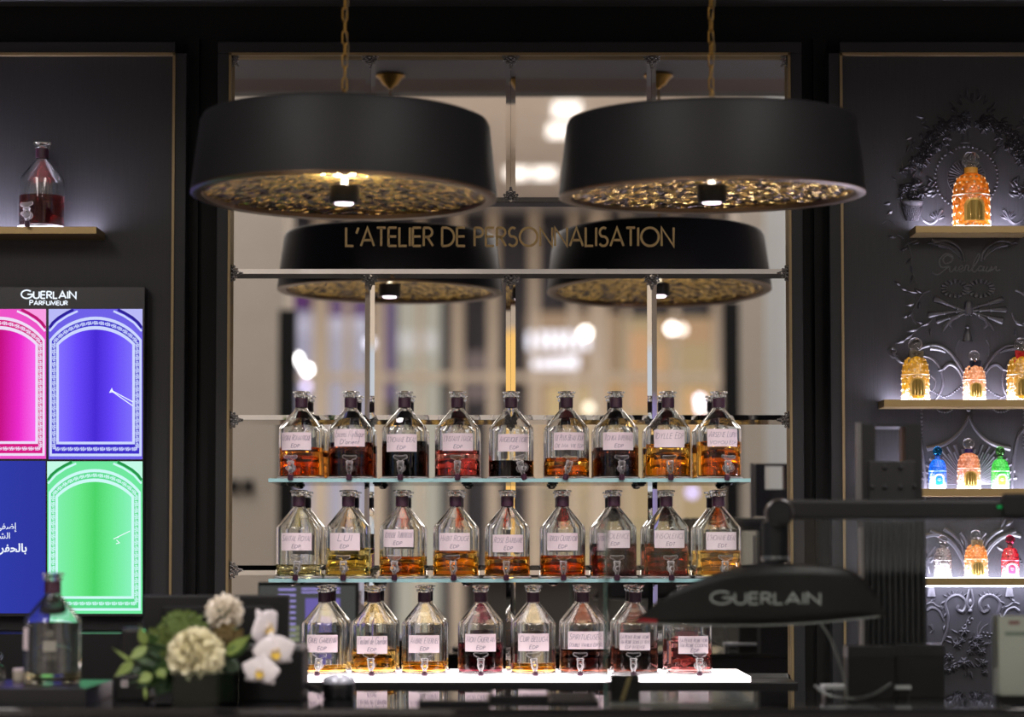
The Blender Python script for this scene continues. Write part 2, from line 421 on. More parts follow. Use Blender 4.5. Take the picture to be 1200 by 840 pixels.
# gilt lettering on the mirror
def plane_letters(text, pc, y, hpx, wpx, th, name, mat, parent, shear=0, gap=.2, caps=None, depth=.002):
    """upright lettering: centred on pixel column pc[0], baseline pc[1]"""
    b = P(pc[0], pc[1], y); s = (b - CAM).dot(FW) / F
    q = letter_quads(text, hpx * s, th * s, gap, wpx * s, shear, caps)
    m = letters(MB(), q, lambda x, z: (b.x + x, y, b.z + z))
    n = len(m.v); v2 = [(x, yy + depth, z) for x, yy, z in m.v]; f2 = []
    for f in m.f:
        f2.append(tuple(i + n for i in f[::-1]))
        for a, c in ((0, 1), (1, 2), (2, 3), (3, 0)): f2.append((f[a], f[c], f[c] + n, f[a] + n))
    m.v += v2; m.f += f2
    return m.build(name, mat, parent)
plane_letters("L'ATELIER DE PERSONNALISATION", (597.5, 288), -.0075, 21.5, 384, 2.6, 'lettering', pbr('gilt_letters', srgb(150, 124, 78), 0.5, 0.3, bmp=dict(scale=200, strength=.05)), MIR, gap=.16)['label'] = 'thin gilt capital letters naming the workshop'

# ------------------------------------------------------------------ glowing plinth and cabinet below the mirror
zp = P(603, 792.5, -.17).z
cab = thing('back_cabinet', (0.03, -.08, 0), 'black back cabinet under the mirror carrying the lowest bottles', 'cabinet')
x0, x1 = P(335, 795, -.17).x, P(880, 795, -.17).x
MB().box(P(262, 795, -.17).x, P(935, 795, -.17).x, -.178, .048, .08, zp - .0126, .003).build('carcass', M_black, cab)
MB().box(P(262, 795, -.17).x + .02, P(935, 795, -.17).x - .02, -.15, .0, .0, .08).build('plinth', M_matt, cab)
lp = thing('light_panel', (0.03, -.09, zp - .0125), 'glowing white panel under the lowest row of bottles', 'light panel')
MB().box(x0, x1, -.17, -.008, zp - .0125, zp, .0012).build('diffuser', emit('panel_glow', (1.0, 0.87, 0.90), 5.5), lp)

# ------------------------------------------------------------------ glass shelves
M_shelf = pane('shelf_glass', (0.93, 0.975, 0.965))
M_edge = pbr('shelf_edge', srgb(158, 200, 202), 0.1, trans=0, bmp=dict(scale=60, strength=.05))
SH_Z = []
def glass_shelf(py, px0, px1, label):
    z1 = P(603, py, -.148).z; th = .0082
    a, b = P(px0, py, -.148).x, P(px1, py, -.148).x
    s = thing('glass_shelf', ((a + b) / 2, -.075, z1 - th), label, 'shelf', 'glass shelves before the mirror')
    MB().box(a, b, -.1472, -.0075, z1 - th, z1).build('pane', M_shelf, s, recalc=True)
    e = MB().box(a, b, -.1482, -.1472, z1 - th, z1); e.box(a - .001, a, -.1482, -.006, z1 - th, z1); e.box(b, b + .001, -.1482, -.006, z1 - th, z1)
    e.build('polished_edge', M_edge, s)['label'] = 'pale teal polished glass edge'
    for px in (342, 443, 547, 648, 751, 853):
        x = P(px, py, -.1).x
        c = MB().lathe([(0, 0), (.011, 0), (.012, -.003), (.008, -.004), (.009, -.0065), (.005, -.0085), (0, -.009)], 14, (x, -.11, z1 - th))
        c.tube([(x, -.11, z1 - th - .004), (x, -.06, z1 - th - .005), (x, -.0075, z1 - th - .006)], .0028, 8)
        c.build('bracket', M_chrome, s, 40)
    SH_Z.append(z1)
glass_shelf(560.5, 315, 879, 'upper clear glass shelf carrying nine tapped bottles')
glass_shelf(678.0, 315, 879, 'lower clear glass shelf carrying nine tapped bottles')
SH_Z.append(zp)

# ------------------------------------------------------------------ the concourse behind the photographer, seen in the mirror
M_beige = pbr('concourse_plaster', (0.44, 0.39, 0.33), 0.7, bmp=dict(scale=5, strength=.04), var=.06)
M_mull = pbr('bronze_mullion', (0.58, 0.50, 0.40), 0.5, bmp=dict(scale=20, strength=.05))
M_mceil = pbr('concourse_ceiling_paint', (0.62, 0.56, 0.50), 0.8, bmp=dict(scale=3, strength=.03))
struct('ceiling_concourse', MB().box(-9, 9, -27, -1.2, 6.0, 6.15), M_mceil)
def slab(name, px0, px1, py0, py1, Y, th, mat, **k):
    a = R(px0, py0, Y); b = R(px1, py1, Y); zt_ = max(a.z, b.z); zb = max(0.0, min(a.z, b.z))
    m = MB().box(min(a.x, b.x), max(a.x, b.x), -Y - th, -Y, zb, zt_)
    return m.build(name, mat, k.get('parent'))
YF_ = 25.9
FAC = thing('storefront', (0, -YF_ - .3, 0), 'far storefront of bronze mullions and lit windows, seen only in the mirror', 'storefront')
a = R(250, 235, YF_); b = R(930, 900, YF_)
MB().box(-7, 7, -YF_ - .6, -YF_ - .45, 0, 6.0).build('rear_wall', pbr('storefront_dark', srgb(72, 72, 84), .5, bmp=dict(scale=3, strength=.03)), FAC)
def win(px0, px1, py0, py1, col, s=1.0, Y=YF_ + .3, name='window_panel'):
    nm = 'lit_%d_%d' % (px0, py0)
    slab(name, px0, px1, py0, py1, Y, .06, emit(nm, col, s * 1.3), parent=FAC)
g = srgb
win(338, 366, 365, 760, g(150, 146, 165)); win(383, 431, 375, 760, g(158, 154, 168)); win(338, 364, 335, 362, g(84, 52, 96)); win(383, 432, 338, 372, g(96, 76, 108))
win(338, 431, 372, 392, g(196, 192, 210)); win(450, 463, 330, 470, g(94, 80, 112)); win(466, 516, 330, 760, g(158, 154, 142)); win(466, 512, 388, 412, g(212, 210, 216))
win(618, 725, 366, 760, g(150, 126, 104)); win(726, 840, 372, 760, g(160, 140, 108)); win(735, 764, 388, 482, g(214, 150, 108)); win(768, 842, 374, 402, g(170, 124, 98))
win(765, 782, 405, 470, g(216, 156, 112)); win(640, 700, 452, 760, g(196, 172, 126)); win(705, 735, 442, 560, g(176, 140, 96)); win(800, 838, 455, 520, g(220, 168, 118))
win(545, 572, 412, 470, g(104, 92, 90)); win(620, 700, 560, 640, g(120, 112, 100)); win(280, 330, 690, 780, g(96, 92, 92))
for x0_, x1_ in ((367, 383), (404, 410), (436, 449), (489, 495), (530, 542), (572, 584), (620, 632), (667, 678), (690, 713), (731, 739), (787, 797), (835, 846)):
    slab('mullion', x0_, x1_, 235, 800, YF_, .25, M_mull, parent=FAC)
slab('transom', 330, 865, 437, 446, YF_ - .02, .2, M_mull, parent=FAC)
slab('header', 200, 1000, 232, 246, YF_ - .03, .3, pbr('header_grey', (.30, .29, .29), .6, bmp=dict(scale=4, strength=.02)), parent=FAC)
slab('transom', 600, 865, 560, 566, YF_ - .02, .2, M_mull, parent=FAC)
# blurred shop sign: rows of lit blocks
SGN = thing('shop_sign', R(655, 430, YF_ - .3), 'blurred white illuminated shop sign of two rows on the far storefront', 'sign')
for row, (py0, py1, xs) in enumerate(((386, 409, (618, 632, 642, 652, 662, 674, 684)), (417, 431, (624, 634, 643, 652, 661, 670)))):
    for x in xs: slab('sign_block', x, x + (8 if row else 7), py0 + (x % 5), py1, YF_ - .3, .08, emit('sign_white', (1, .98, 1.1), 1.6), parent=SGN)
def bulb(px, py, r, col, s, Y=18.0):
    p = R(px, py, Y); o = MB().lathe([(0, 0), (r, 0.0), (r * .8, .02), (0, .03)], 16, (p.x, p.y, p.z), 'y').build('spotlight', emit('bulb_%d_%d' % (px, py), col, s))
    return o
BL = ((348, 421, .045, (1, 1, 1), 14), (360, 433, .042, (1, .98, 1), 14), (359, 452, .04, (.72, .62, .95), 3.0), (433, 402, .05, (.8, .8, .95), 2.6), (686, 390, .055, (1, .92, .84), 7),
      (787, 385, .05, (1, .9, .82), 7), (799, 386, .045, (1, .85, .75), 3.5), (820, 468, .04, (.95, .85, 1), 6), (821, 478, .04, (.95, .88, 1), 5), (336, 266, .045, (.9, .7, .7), 2), (811, 577, .05, (.62, .55, 1), 2.5), (690, 478, .05, (1, .9, .7), 2.5))
BD = ('bright white, upper of a pair beside the dark stand', 'bright white, lower of a pair beside the dark stand', 'pale violet, below the white pair', 'pale blue, just left of a mullion', 'warm white, right end of the blurred sign',
      'warm white, left of a pair over the orange window', 'peach, right of a pair over the orange window', 'pale pink, upper of two above the last bottle', 'pale pink, lower of two above the last bottle', 'rose, left of the mirrored lamp shade', 'violet, between the upper and lower shelves', 'yellowish, above the sixth bottle')
for k, (px, py, r, c, s) in enumerate(BL):
    o = bulb(px, py, r, c, s)
    tag(o, 'blurred round lamp in the mirror, ' + BD[k], 'lamp', 'concourse lamps in the mirror')
for (px, py), wh in zip(((664, 128), (657, 153), (638, 203), (606, 203), (346, 116)), ('highest, beside the tilted pendant', 'second from the top beside the tilted pendant', 'low, right of the centre strip', 'low, on the centre strip', 'over the left pendant')):
    p0 = R(px, py, 10); d = (p0 - Vector((0, -10, 0)))
    v = Vector((p0.x, -p0.y, p0.z)) - CAM; k = (5.99 - CAM.z) / v.z; q = CAM + v * k
    o = MB().box(q.x - .14, q.x + .14, -q.y - .35, -q.y + .35, 5.97, 6.0).build('ceiling_light', emit('ceiling_lamp', (1, .93, .86), 2.2))
    tag(o, 'white ceiling light seen in the mirror, ' + wh, 'ceiling light', 'concourse ceiling lights in the mirror')
# near piers left and right of the photographer
def pier(px0, px1, Y, th, mat, label, cat, name, py0=-200):
    a = R(px0, 600, Y); b = R(px1, 600, Y)
    o = MB().box(min(a.x, b.x), max(a.x, b.x), -Y - th, -Y, 0, 6.0 if py0 < 0 else R(600, py0, Y).z).build(name, mat)
    return tag(o, label, cat, None, 'structure')
pier(150, 332, 8.0, .6, M_beige, 'broad pale beige pier at the left of the mirror', 'pillar', 'pillar_left')
pier(866, 897, 9.0, .6, M_beige, 'slim pale pier at the right of the mirror', 'pillar', 'pillar_right')
MRB = pbr('white_marble', (0.66, 0.68, 0.68), 0.25, bmp=dict(scale=1.1, strength=0.0, detail=8, stretch=(1, 1, .5)), var=0.28)
pier(897, 1080, 9.1, .4, MRB, 'white veined marble wall at the right of the mirror', 'wall', 'wall_marble')
def dark_strip(px0, px1, py0, Y, label, name):
    a = R(px0, py0, Y); b = R(px1, py0, Y)
    t = thing(name, ((a.x + b.x) / 2, -Y - .05, 0), label, 'banner stand')
    MB().box(a.x, b.x, -Y - .06, -Y - .02, .03, a.z, .01).build('panel', M_matt, t)
    MB().box(a.x - .1, b.x + .1, -Y - .18, -Y + .1, 0, .03, .01).build('foot', M_matt, t)
dark_strip(326, 347, 362, 7.5, 'tall dark banner stand beside the beige pier in the mirror', 'banner_stand')
dark_strip(847, 867, 352, 8.2, 'tall dark banner stand beside the slim pier in the mirror', 'banner_stand')
for px in (274, 291):
    p = R(px, 570, 7.98); o = MB().box(p.x - .03, p.x + .03, -7.998, -7.97, p.z - .035, p.z + .035, .006).build('wall_socket', M_matt)
    tag(o, 'dark square socket plate on the pale pier in the mirror, ' + ('nearer the frame' if px == 274 else 'nearer the bottles'), 'socket')

# ------------------------------------------------------------------ pendant lamps
M_shade = pbr('shade_black', (0.0085, 0.0085, 0.0090), 0.5, spec=0.22, bmp=dict(scale=500, strength=0.05))
def gold_mat():
    m, t, out = nt('hammered_gold_leaf')
    b = t.nodes.new('ShaderNodeBsdfPrincipled'); b.inputs['Metallic'].default_value = 1; b.inputs['Roughness'].default_value = .24
    n, o = bump(t, b, 48, 1.0, dist=0.020, kind='voronoi', stretch=(1, 1, 1))
    n2 = t.nodes.new('ShaderNodeTexNoise'); n2.inputs['Scale'].default_value = 55; n2.inputs['Detail'].default_value = 4
    r = t.nodes.new('ShaderNodeValToRGB'); r.color_ramp.elements[0].position = .45; r.color_ramp.elements[0].color = (*srgb(104, 92, 88), 1)  # gold and grey patches paint sparkle highlights into the leaf's colour
    r.color_ramp.elements[1].position = .54; r.color_ramp.elements[1].color = (*srgb(246, 208, 120), 1)
    tc = t.nodes.new('ShaderNodeTexCoord'); t.links.new(tc.outputs['Object'], n2.inputs['Vector'])
    t.links.new(n2.outputs['Fac'], r.inputs[0]); t.links.new(r.outputs[0], b.inputs['Base Color']); t.links.new(b.outputs[0], out.inputs[0])
    return m
M_gold = gold_mat()
M_chain = pbr('aged_brass', srgb(150, 116, 58), 0.35, 1.0, bmp=dict(scale=200, strength=.1))
def link_mesh():
    L, Wd, r = .0135, .0050, .0014; pts = []
    for k in range(8): a = PI * k / 7; pts.append((Wd * math.cos(a), 0, (L - Wd) + Wd * math.sin(a)))
    for k in range(8): a = PI + PI * k / 7; pts.append((Wd * math.cos(a), 0, -(L - Wd) + Wd * math.sin(a)))
    return MB().tube(pts, r, 6, closed=True).mesh('chain_link', M_chain, True)
LINK = link_mesh()
def pendant(px, py, tilt, roll, led, label):
    c = P(px, py, -.84); Rb, Rt, H = .2990, .2800, .152
    lamp = thing('pendant_lamp', c, label, 'pendant lamp', 'black drum pendants')
    def pt(name, mb, mat, sm=40, par=None):
        o = mb.build(name, mat, par or lamp, sm, local=True)
        if par is None: o.rotation_euler = (tilt, roll, 0)
        return o
    pt('shade', MB().lathe([(Rb - .004, 0), (Rb, .001), (Rb, .004), (Rt + .003, H - .014), (Rt - .002, H - .004), (Rt - .012, H), (.03, H + .001), (0, H + .001)], 96), M_shade)
    pt('rim', MB().lathe([(Rb - .0005, .003), (Rb, -.002), (Rb - .006, -.005), (Rb - .022, -.003), (Rb - .024, .006)], 96), pbr('rim_bronze', srgb(92, 70, 48), .35, .7, bmp=dict(scale=200, strength=.05)))
    pt('gold_disc', MB().lathe([(Rb - .022, .004), (.25, .011), (.18, .025), (.10, .038), (.03, .043), (0, .043)], 96), M_gold)['label'] = 'underside of hammered gold leaf'
    can = pt('spot_canister', MB().lathe([(0, .045), (.007, .045), (.007, .0166), (.026, .0164), (.0285, .0195), (.0285, -.011), (.026, -.015), (.021, -.015), (.0205, -.011), (0, -.011)], 32), M_shade)
    ln = MB().lathe([(0, -.0115), (.0195, -.0115), (.0165, -.0155), (0, -.017)], 24).build('lens', emit('spot_lens', (1.0, .80, 1.0), 9.0), can, True, local=True)
    ln['label'] = 'lit pinkish lens'
    up = MB().lathe([(.0262, .0182), (.012, .0182), (.012, .0165), (.0262, .0165)], 32).build('uplight_ring', emit('uplight_%d' % led, (1, .86, .62), led), can, local=True)
    up['label'] = 'warm ring light facing the gold leaf'
    top = c.z + H + .001; zc = 2.581
    cp = MB().lathe([(0, -.040), (.006, -.040), (.010, -.034), (.020, -.028), (.031, -.012), (.040, -.006), (.036, 0), (0, 0)], 24, (0, 0, zc - c.z))
    cp.build('canopy', M_chain, lamp, 40, local=True)
    MB().lathe([(0, .012), (.010, .010), (.014, .002), (.026, 0), (.026, -.004)], 20, (0, 0, H)).build('shade_cap', M_shade, lamp, 40, local=True)
    z = H + .022; k = 0
    while z < zc - c.z - .045:
        place('chain_link', LINK, lamp, (0, 0, z), (0, 0, (k % 2) * PI / 2 + .35)); z += .0232; k += 1
    pts = [(.004 + .004 * math.sin(q * 1.7), -.003 + .003 * math.cos(q * 1.3), H + .005 + q * (zc - c.z - H - .04) / 14) for q in range(15)]
    MB().tube(pts, .0012, 6).build('cord', pbr('cord_brown', srgb(96, 78, 44), .5, bmp=dict(scale=300, strength=.1)), lamp, True, local=True)
    d = bpy.data.lights.new('pendant_spot', 'SPOT'); d.energy = 17; d.spot_size = math.radians(156); d.spot_blend = .5; d.color = (1, .91, .93); d.shadow_soft_size = .02
    s = bpy.data.objects.new('pendant_spot', d); COL.objects.link(s); s.parent = lamp; s.location = (0, 0, -.024)
    return lamp
pendant(403.5, 230, math.radians(-0.3), math.radians(.7), 2200, 'black drum pendant lamp with brightly lit gold underside, nearer the video screen')
pendant(834, 229, math.radians(2.2), math.radians(-.5), 1000, 'black drum pendant lamp with gold underside, tilted, nearer the relief panel')

# dark desk-shaped block, added to keep bright reflections off the glass case
dk_ = thing('service_desk', (1.45, -7.2, 0), 'long dark service desk in the concourse, a shadowy mass low in the mirror', 'desk')
MB().box(-.25, 3.2, -7.5, -6.9, .05, 1.19, .01).build('desk_body', pbr('desk_taupe', (.07, .062, .056), .6, bmp=dict(scale=10, strength=.05)), dk_)
MB().box(-.30, 3.25, -7.55, -6.85, 1.19, 1.22, .005).build('desk_top', M_black, dk_)
MB().box(-.20, 3.15, -7.45, -6.95, 0, .05).build('kick_plate', M_recess, dk_)

# side walls of the concourse; glow panels added to brighten the mirror bevels
for s, nm in ((-1, 'wall_concourse_left'), (1, 'wall_concourse_right')):
    w_ = struct(nm, MB().box(min(s * 8.6, s * 8.9), max(s * 8.6, s * 8.9), -27, -2, 0, 6.0), M_beige)
    for k, (y0, y1, col) in enumerate(((-25, -22.5, (150, 140, 210)), (-21, -19, (240, 190, 110)), (-17.5, -15, (190, 196, 205)), (-13.5, -11.5, (90, 70, 150)), (-10, -7.5, (214, 200, 180)), (-6, -4, (120, 150, 190)))):
        MB().box(min(s * 8.58, s * 8.6), max(s * 8.58, s * 8.6), y0, y1, .3, 3.4 + .5 * (k % 2)).build('lit_window', emit('side_window_%d' % k, srgb(*col), 1.2), w_)
        MB().box(min(s * 8.5, s * 8.6), max(s * 8.5, s * 8.6), y1 + .2, y1 + .6, 0, 6.0).build('pilaster', M_mull if k % 2 else M_matt, w_)

# ------------------------------------------------------------------ tapped bottles
M_glass = glass('bottle_glass', (0.985, 0.99, 0.985), 1.47)
M_plum = pbr('plum_band', srgb(58, 24, 46), 0.4, bmp=dict(scale=300, strength=.06, stretch=(1, 1, .2)))
M_paper = pbr('label_paper', srgb(232, 214, 220), 0.7, bmp=dict(scale=600, strength=.05))
M_ink = pbr('violet_ink', srgb(92, 72, 108), 0.7, bmp=dict(scale=600, strength=.05))
def mm(prof): return [(r * MM, z * MM) for r, z in prof]
BODY = mm([(0, 0), (46, 0), (50, 2.5), (51, 8), (51, 111), (50.2, 115.5), (47.5, 119.5), (16.5, 157), (14, 160.5), (13.5, 164), (13.5, 185), (17, 186.5), (17.5, 189), (17, 192), (11, 192.5),
           (10.2, 186), (10.2, 163), (13, 156.5), (44.5, 118.5), (47.0, 115), (47.8, 110.5), (47.8, 10), (45, 7), (0, 6.5)])
B_body = MB().lathe(BODY, 56).mesh('bottle_glass', M_glass, 32)
def wet_body(lvl):
    """the glass with its inner wall only above the liquid, whose own wall stands in below"""
    pr = [q for i, q in enumerate(BODY) if i < 15 or q[1] > lvl] + [(.0478, lvl)]
    return MB().lathe(pr, 56).mesh('bottle_glass', M_glass, 32, recalc=False)
B_stop = MB().lathe(mm([(0, 160), (6.5, 160), (7.2, 163), (9.6, 182), (9.8, 191), (12.5, 194), (19.5, 195.2), (20.6, 197), (19.6, 199), (10, 200.3), (0, 200.3)]), 36).mesh('stopper', M_glass, 35)
B_band = MB().lathe(mm([(13.7, 162.5), (14.6, 163), (14.7, 184), (13.7, 184.6)]), 36).mesh('neck_band', M_plum, 40)
B_foot = MB().lathe(mm([(51.2, .3), (54, .3), (55.2, 1.5), (55, 3.2), (53.8, 3.4), (52.5, 5.0), (51.2, 5)]), 44)
B_foot.f.append(None); B_foot.f.pop()
_n = 44; B_foot.f += [(6 * _n + k, 6 * _n + (k + 1) % _n, (k + 1) % _n, k) for k in range(_n)]
# tap: origin on the cock's axis, 72 mm before the bottle's axis, 24 mm up
tp = MB()
tp.lathe(mm([(0, -15), (4.2, -15), (4.6, -10), (6.2, -8), (7.4, 2), (7.6, 11), (8.6, 12), (8.6, 14.5), (6.5, 16), (0, 16)]), 20)
tp.lathe(mm([(0, -22), (4.6, -22), (5.2, -10), (5.2, 10), (9.0, 11), (9.0, 12.5), (5.2, 13.5), (5.2, 21), (0, 21)]), 20, (0, -.0005, -.001), 'y')
tp.lathe(mm([(7.0, -9.2), (10.2, -9.2), (10.2, -6.8), (7.0, -6.8), (7.0, -9.2)]), 24, (.003, 0, 0), 'y')
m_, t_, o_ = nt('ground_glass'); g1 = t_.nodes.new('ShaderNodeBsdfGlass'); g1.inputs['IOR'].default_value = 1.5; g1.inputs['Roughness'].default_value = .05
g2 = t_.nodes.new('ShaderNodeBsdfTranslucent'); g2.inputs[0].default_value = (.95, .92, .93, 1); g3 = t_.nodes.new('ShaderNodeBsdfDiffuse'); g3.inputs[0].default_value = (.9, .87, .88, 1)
x1_ = t_.nodes.new('ShaderNodeMixShader'); x1_.inputs[0].default_value = .5; x2_ = t_.nodes.new('ShaderNodeMixShader'); lw_ = t_.nodes.new('ShaderNodeLayerWeight'); lw_.inputs[0].default_value = .84  # white mixed in towards the edges stands in for bright glints
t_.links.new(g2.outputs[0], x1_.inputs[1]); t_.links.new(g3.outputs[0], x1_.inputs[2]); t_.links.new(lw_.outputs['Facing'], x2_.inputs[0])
t_.links.new(g1.outputs[0], x2_.inputs[1]); t_.links.new(x1_.outputs[0], x2_.inputs[2]); t_.links.new(x2_.outputs[0], o_.inputs[0]); M_glint = m_
B_tap = tp.mesh('tap', M_glint, 35)
B_foot = B_foot.mesh('glass_foot', M_glint, 35)
kp = []
for x, z in ((-4, 15), (-4.5, 17.5), (-15, 22.5), (-15.5, 25.5), (-14, 28), (-8, 27.2), (0, 26.6), (8, 27.2), (14, 28), (15.5, 25.5), (15, 22.5), (4.5, 17.5), (4, 15)): kp.append((x * MM, z * MM))
bmk = bmesh.new(); _m = MB().prism(kp, -.0018, .0018); _m.tube([(x, 0, z) for x, z in kp], .0013, 6, closed=True); B_key = _m.mesh('tap_key', M_glint, 40); bmk.free()
B_tip = MB().lathe(mm([(0, -27.5), (5.6, -27.5), (6.4, -25), (6.4, -15.5), (4.8, -14.5), (0, -14.5)]), 20).mesh('tap_tip', M_plum, 40)

LW, LH, LR = 0.0375, 0.0395, 0.0519
def label_obj(lines, phi, parent, z0, lh=LH, lw=LW, dark=1.0):
    m = MB(); n = 14; a = lw / LR
    m.grid(lambda u, v: (LR * math.sin(-a + 2 * a * u), -LR * math.cos(-a + 2 * a * u), z0 + lh * v), n, 1)
    lab = place('label', m.mesh('label', M_paper, True), parent, (0, 0, 0), (0, 0, phi))
    r2 = LR + .0004; t = MB(); k = len(lines)
    for i, s in enumerate(lines):
        if k == 1: zc, h = .5, .36
        elif k == 2: zc, h = (.54, .14)[i], (.33, .21)[i]
        else: zc, h = (.66, .38, .10)[i], .20
        low = any(c.islower() for c in s)
        big = len(s) <= 4 and i == 0
        h *= lh * (1.25 if low or big else 1.0)
        full = 2 * lw * (.90 if k < 3 or i < 2 else .6)
        nat = sum(GL[c][0] + .22 for c in s) * h
        wd = min(full, nat * (1.0 if not big else 1.1)); 
        caps = None if low else .84
        q = letter_quads(s, h, .00068 if len(s) > 8 else .0009, .22, wd, .24, caps)
        letters(t, q, lambda x, z: (r2 * math.sin(x / r2), -r2 * math.cos(x / r2), z0 + lh * zc + z))
    place('lettering', t.mesh('lettering', M_ink, recalc=False), lab)
    return lab
def tap_on(root, off_mm, lean):
    ph = math.asin(max(-.6, min(.6, off_mm / 72.0)))
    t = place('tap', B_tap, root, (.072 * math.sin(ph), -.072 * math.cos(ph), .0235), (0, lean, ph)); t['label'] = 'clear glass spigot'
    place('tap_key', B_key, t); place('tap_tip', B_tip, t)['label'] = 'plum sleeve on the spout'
def liquid_obj(root, lvl, T):
    nm = 'dye_%s' % '_'.join('%.4f' % c for c in T)
    m = MB().lathe([(0, .0065), (.045, .007), (.0478, .010), (.0478, lvl), (0, lvl)], 56)
    me = m.mesh('liquid', liquid(nm, T, ior=.912), False); me.materials.append(liquid(nm + '_top', T, ior=1.34))
    for f in me.polygons:
        if f.center.z > lvl - 1e-5: f.material_index = 1
        else: f.use_smooth = True
    return place('liquid', me, root)
def tapped(x, y, z, label, group, level_z=None, T=None, lines=None, lab_off=0, lab_z=0, tap=None, lean=0.0):
    b = thing('tapped_bottle', (x, y, z), label, 'bottle', group)
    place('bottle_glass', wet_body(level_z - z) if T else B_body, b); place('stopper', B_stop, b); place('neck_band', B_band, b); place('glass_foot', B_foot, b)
    if T: liquid_obj(b, level_z - z, T)
    if lines: label_obj(lines, math.asin(lab_off / 51.9), b, lab_z - z)
    if tap is not None: tap_on(b, tap, lean)
    return b
OR = (.90, .36, .035); ORR = (.84, .23, .02); AMB = (.95, .56, .11); AM2 = (.92, .46, .06); DRK = (.09, .016, .008); DBR = (.20, .035, .012); BLK = (.014, .005, .004)
PNK = (.78, .20, .17); OLV = (.86, .78, .40); YEL = (.86, .68, .20); PLM = (.16, .02, .035); RBR = (.40, .07, .035); GLD = (.88, .46, .08); WIN = (.14, .012, .022); ROS_ = (.78, .26, .25)
ROWS = [
 (0, 'tapped bottles on the upper glass shelf', 'upper glass shelf', [
  (353, 525, ORR, ["FLORAL ROMANTIQUE", "EDP"], -5, 527, -9, 0, 'amber red liquid'),
  (411, 519, DBR, ["Encens Mythique", "D'orient"], 0, 523, 1, .02, 'dark brown liquid'),
  (474, 517.5, BLK, ["L'HOMME IDEAL", "EDP"], -3, 529, -3, 0, 'near black liquid'),
  (536, 528, PNK, ["L'INSTANT MAGIC", "EDP"], 1, 528, 1, 0, 'pinkish red liquid'),
  (599, 540, BLK, ["ANGELIQUE NOIRE", "EDP"], 3, 529, 12, -.28, 'near black liquid, tilted tap'),
  (664, 537, OR, ["LE PLUS BEAU JOUR", "DE MA VIE EDP"], 3, 527, 1, .26, 'orange liquid, tilted tap'),
  (722, 525, DRK, ["TONKA IMPERIALE", "EDP"], 2, 527, 5, 0, 'very dark brown liquid'),
  (783, 521, AM2, ["IDYLLE EDP"], 0, 524, 0, -.06, 'bright orange amber liquid'),
  (842.5, 518, OR, ["ARSENE LUPIN", "VOYOU EDP"], 3, 523, 7, .06, 'orange liquid')]),
 (1, 'tapped bottles on the lower glass shelf', 'lower glass shelf', [
  (350, 661, OLV, ["SANTAL ROYAL", "EDP"], -1, 645, 1, .12, 'shallow pale olive liquid'),
  (408, 642, YEL, ["LUI", "EDP"], -3, 645, -3, 0, 'yellow liquid, short label'),
  (471, 652, OR, ["JOYEUSE TUBEREUSE", "EDP"], -4, 641, -7, 0, 'orange liquid'),
  (534, 645, AM2, ["HABIT ROUGE", "EDP"], -1, 645, -2, -.05, 'golden amber liquid'),
  (594.5, 652, OR, ["ROSE BARBARE", "EDP"], 1, 647, -1, 0, 'amber orange liquid'),
  (659.5, 650.5, ORR, ["NEROLI OUTRENOIR", "EDP"], -1, 645, 0, 0, 'reddish orange liquid'),
  (719.5, 637, PLM, ["INSOLENCE", "EDP"], 0, 642, 2, 0, 'dark plum liquid'),
  (781, 637, RBR, ["INSOLENCE", "EDT"], 3, 642, 3, -.05, 'red brown liquid'),
  (842, 645, AMB, ["L'HOMME IDEAL", "EDT"], 2, 644, 4, .08, 'golden amber liquid')]),
 (2, 'tapped bottles on the light panel', 'glowing panel', [
  (380, 778, AMB, ["CRUEL GARDENIA", "EDP"], -1, 764.5, -4, .12, 'shallow orange liquid'),
  (438, 760, AMB, ["L'instant de Guerlain", "EDP"], -1, 766, -1, -.06, 'amber liquid'),
  (497, 774, AM2, ["AMBRE ETERNEL", "EDP"], 1, 765, 2, 0, 'shallow amber liquid'),
  (563, 752, WIN, ["MON GUERLAIN", "EDP"], .5, 763.5, 1, 0, 'wine red liquid'),
  (625, 776, GLD, ["CUIR BELUGA", "EDP"], 0, 763, 1, -.1, 'shallow golden liquid'),
  (683, 760, DBR, ["SPIRITUEUSE", "DOUBLE VANILLE EDP"], 0, 760.5, -4, 0, 'dark red brown liquid'),
  (744.5, 759, DRK, ["LA PETITE ROBE NOIRE", "MA ROBE SOUS LE VENT", "EDP INTENSE"], -2, 762, -4, 0, 'near black liquid'),
  (808, 751, ROS_, ["LA PETITE ROBE NOIRE", "MA ROBE COCKTAIL", "EDP"], 4, 766, 9, 0, 'pink red liquid')]),
]
K = 1.935
for row, grp, wh, items in ROWS:
    for num, (cx_, lv, T, lines, lo, lb, to, lean, desc) in enumerate(items):
        z = SH_Z[row] + .0002
        x = P(cx_, 540 + 116 * row, -.08).x
        tapped(x, -.08, z, '%s tapped bottle from the left on the %s, %s' % (('first', 'second', 'third', 'fourth', 'fifth', 'sixth', 'seventh', 'eighth', 'ninth')[num], wh, desc), grp, P(603, lv, -.08).z, T, lines, lo * K, P(603, lb, -.131).z, to * K, lean)

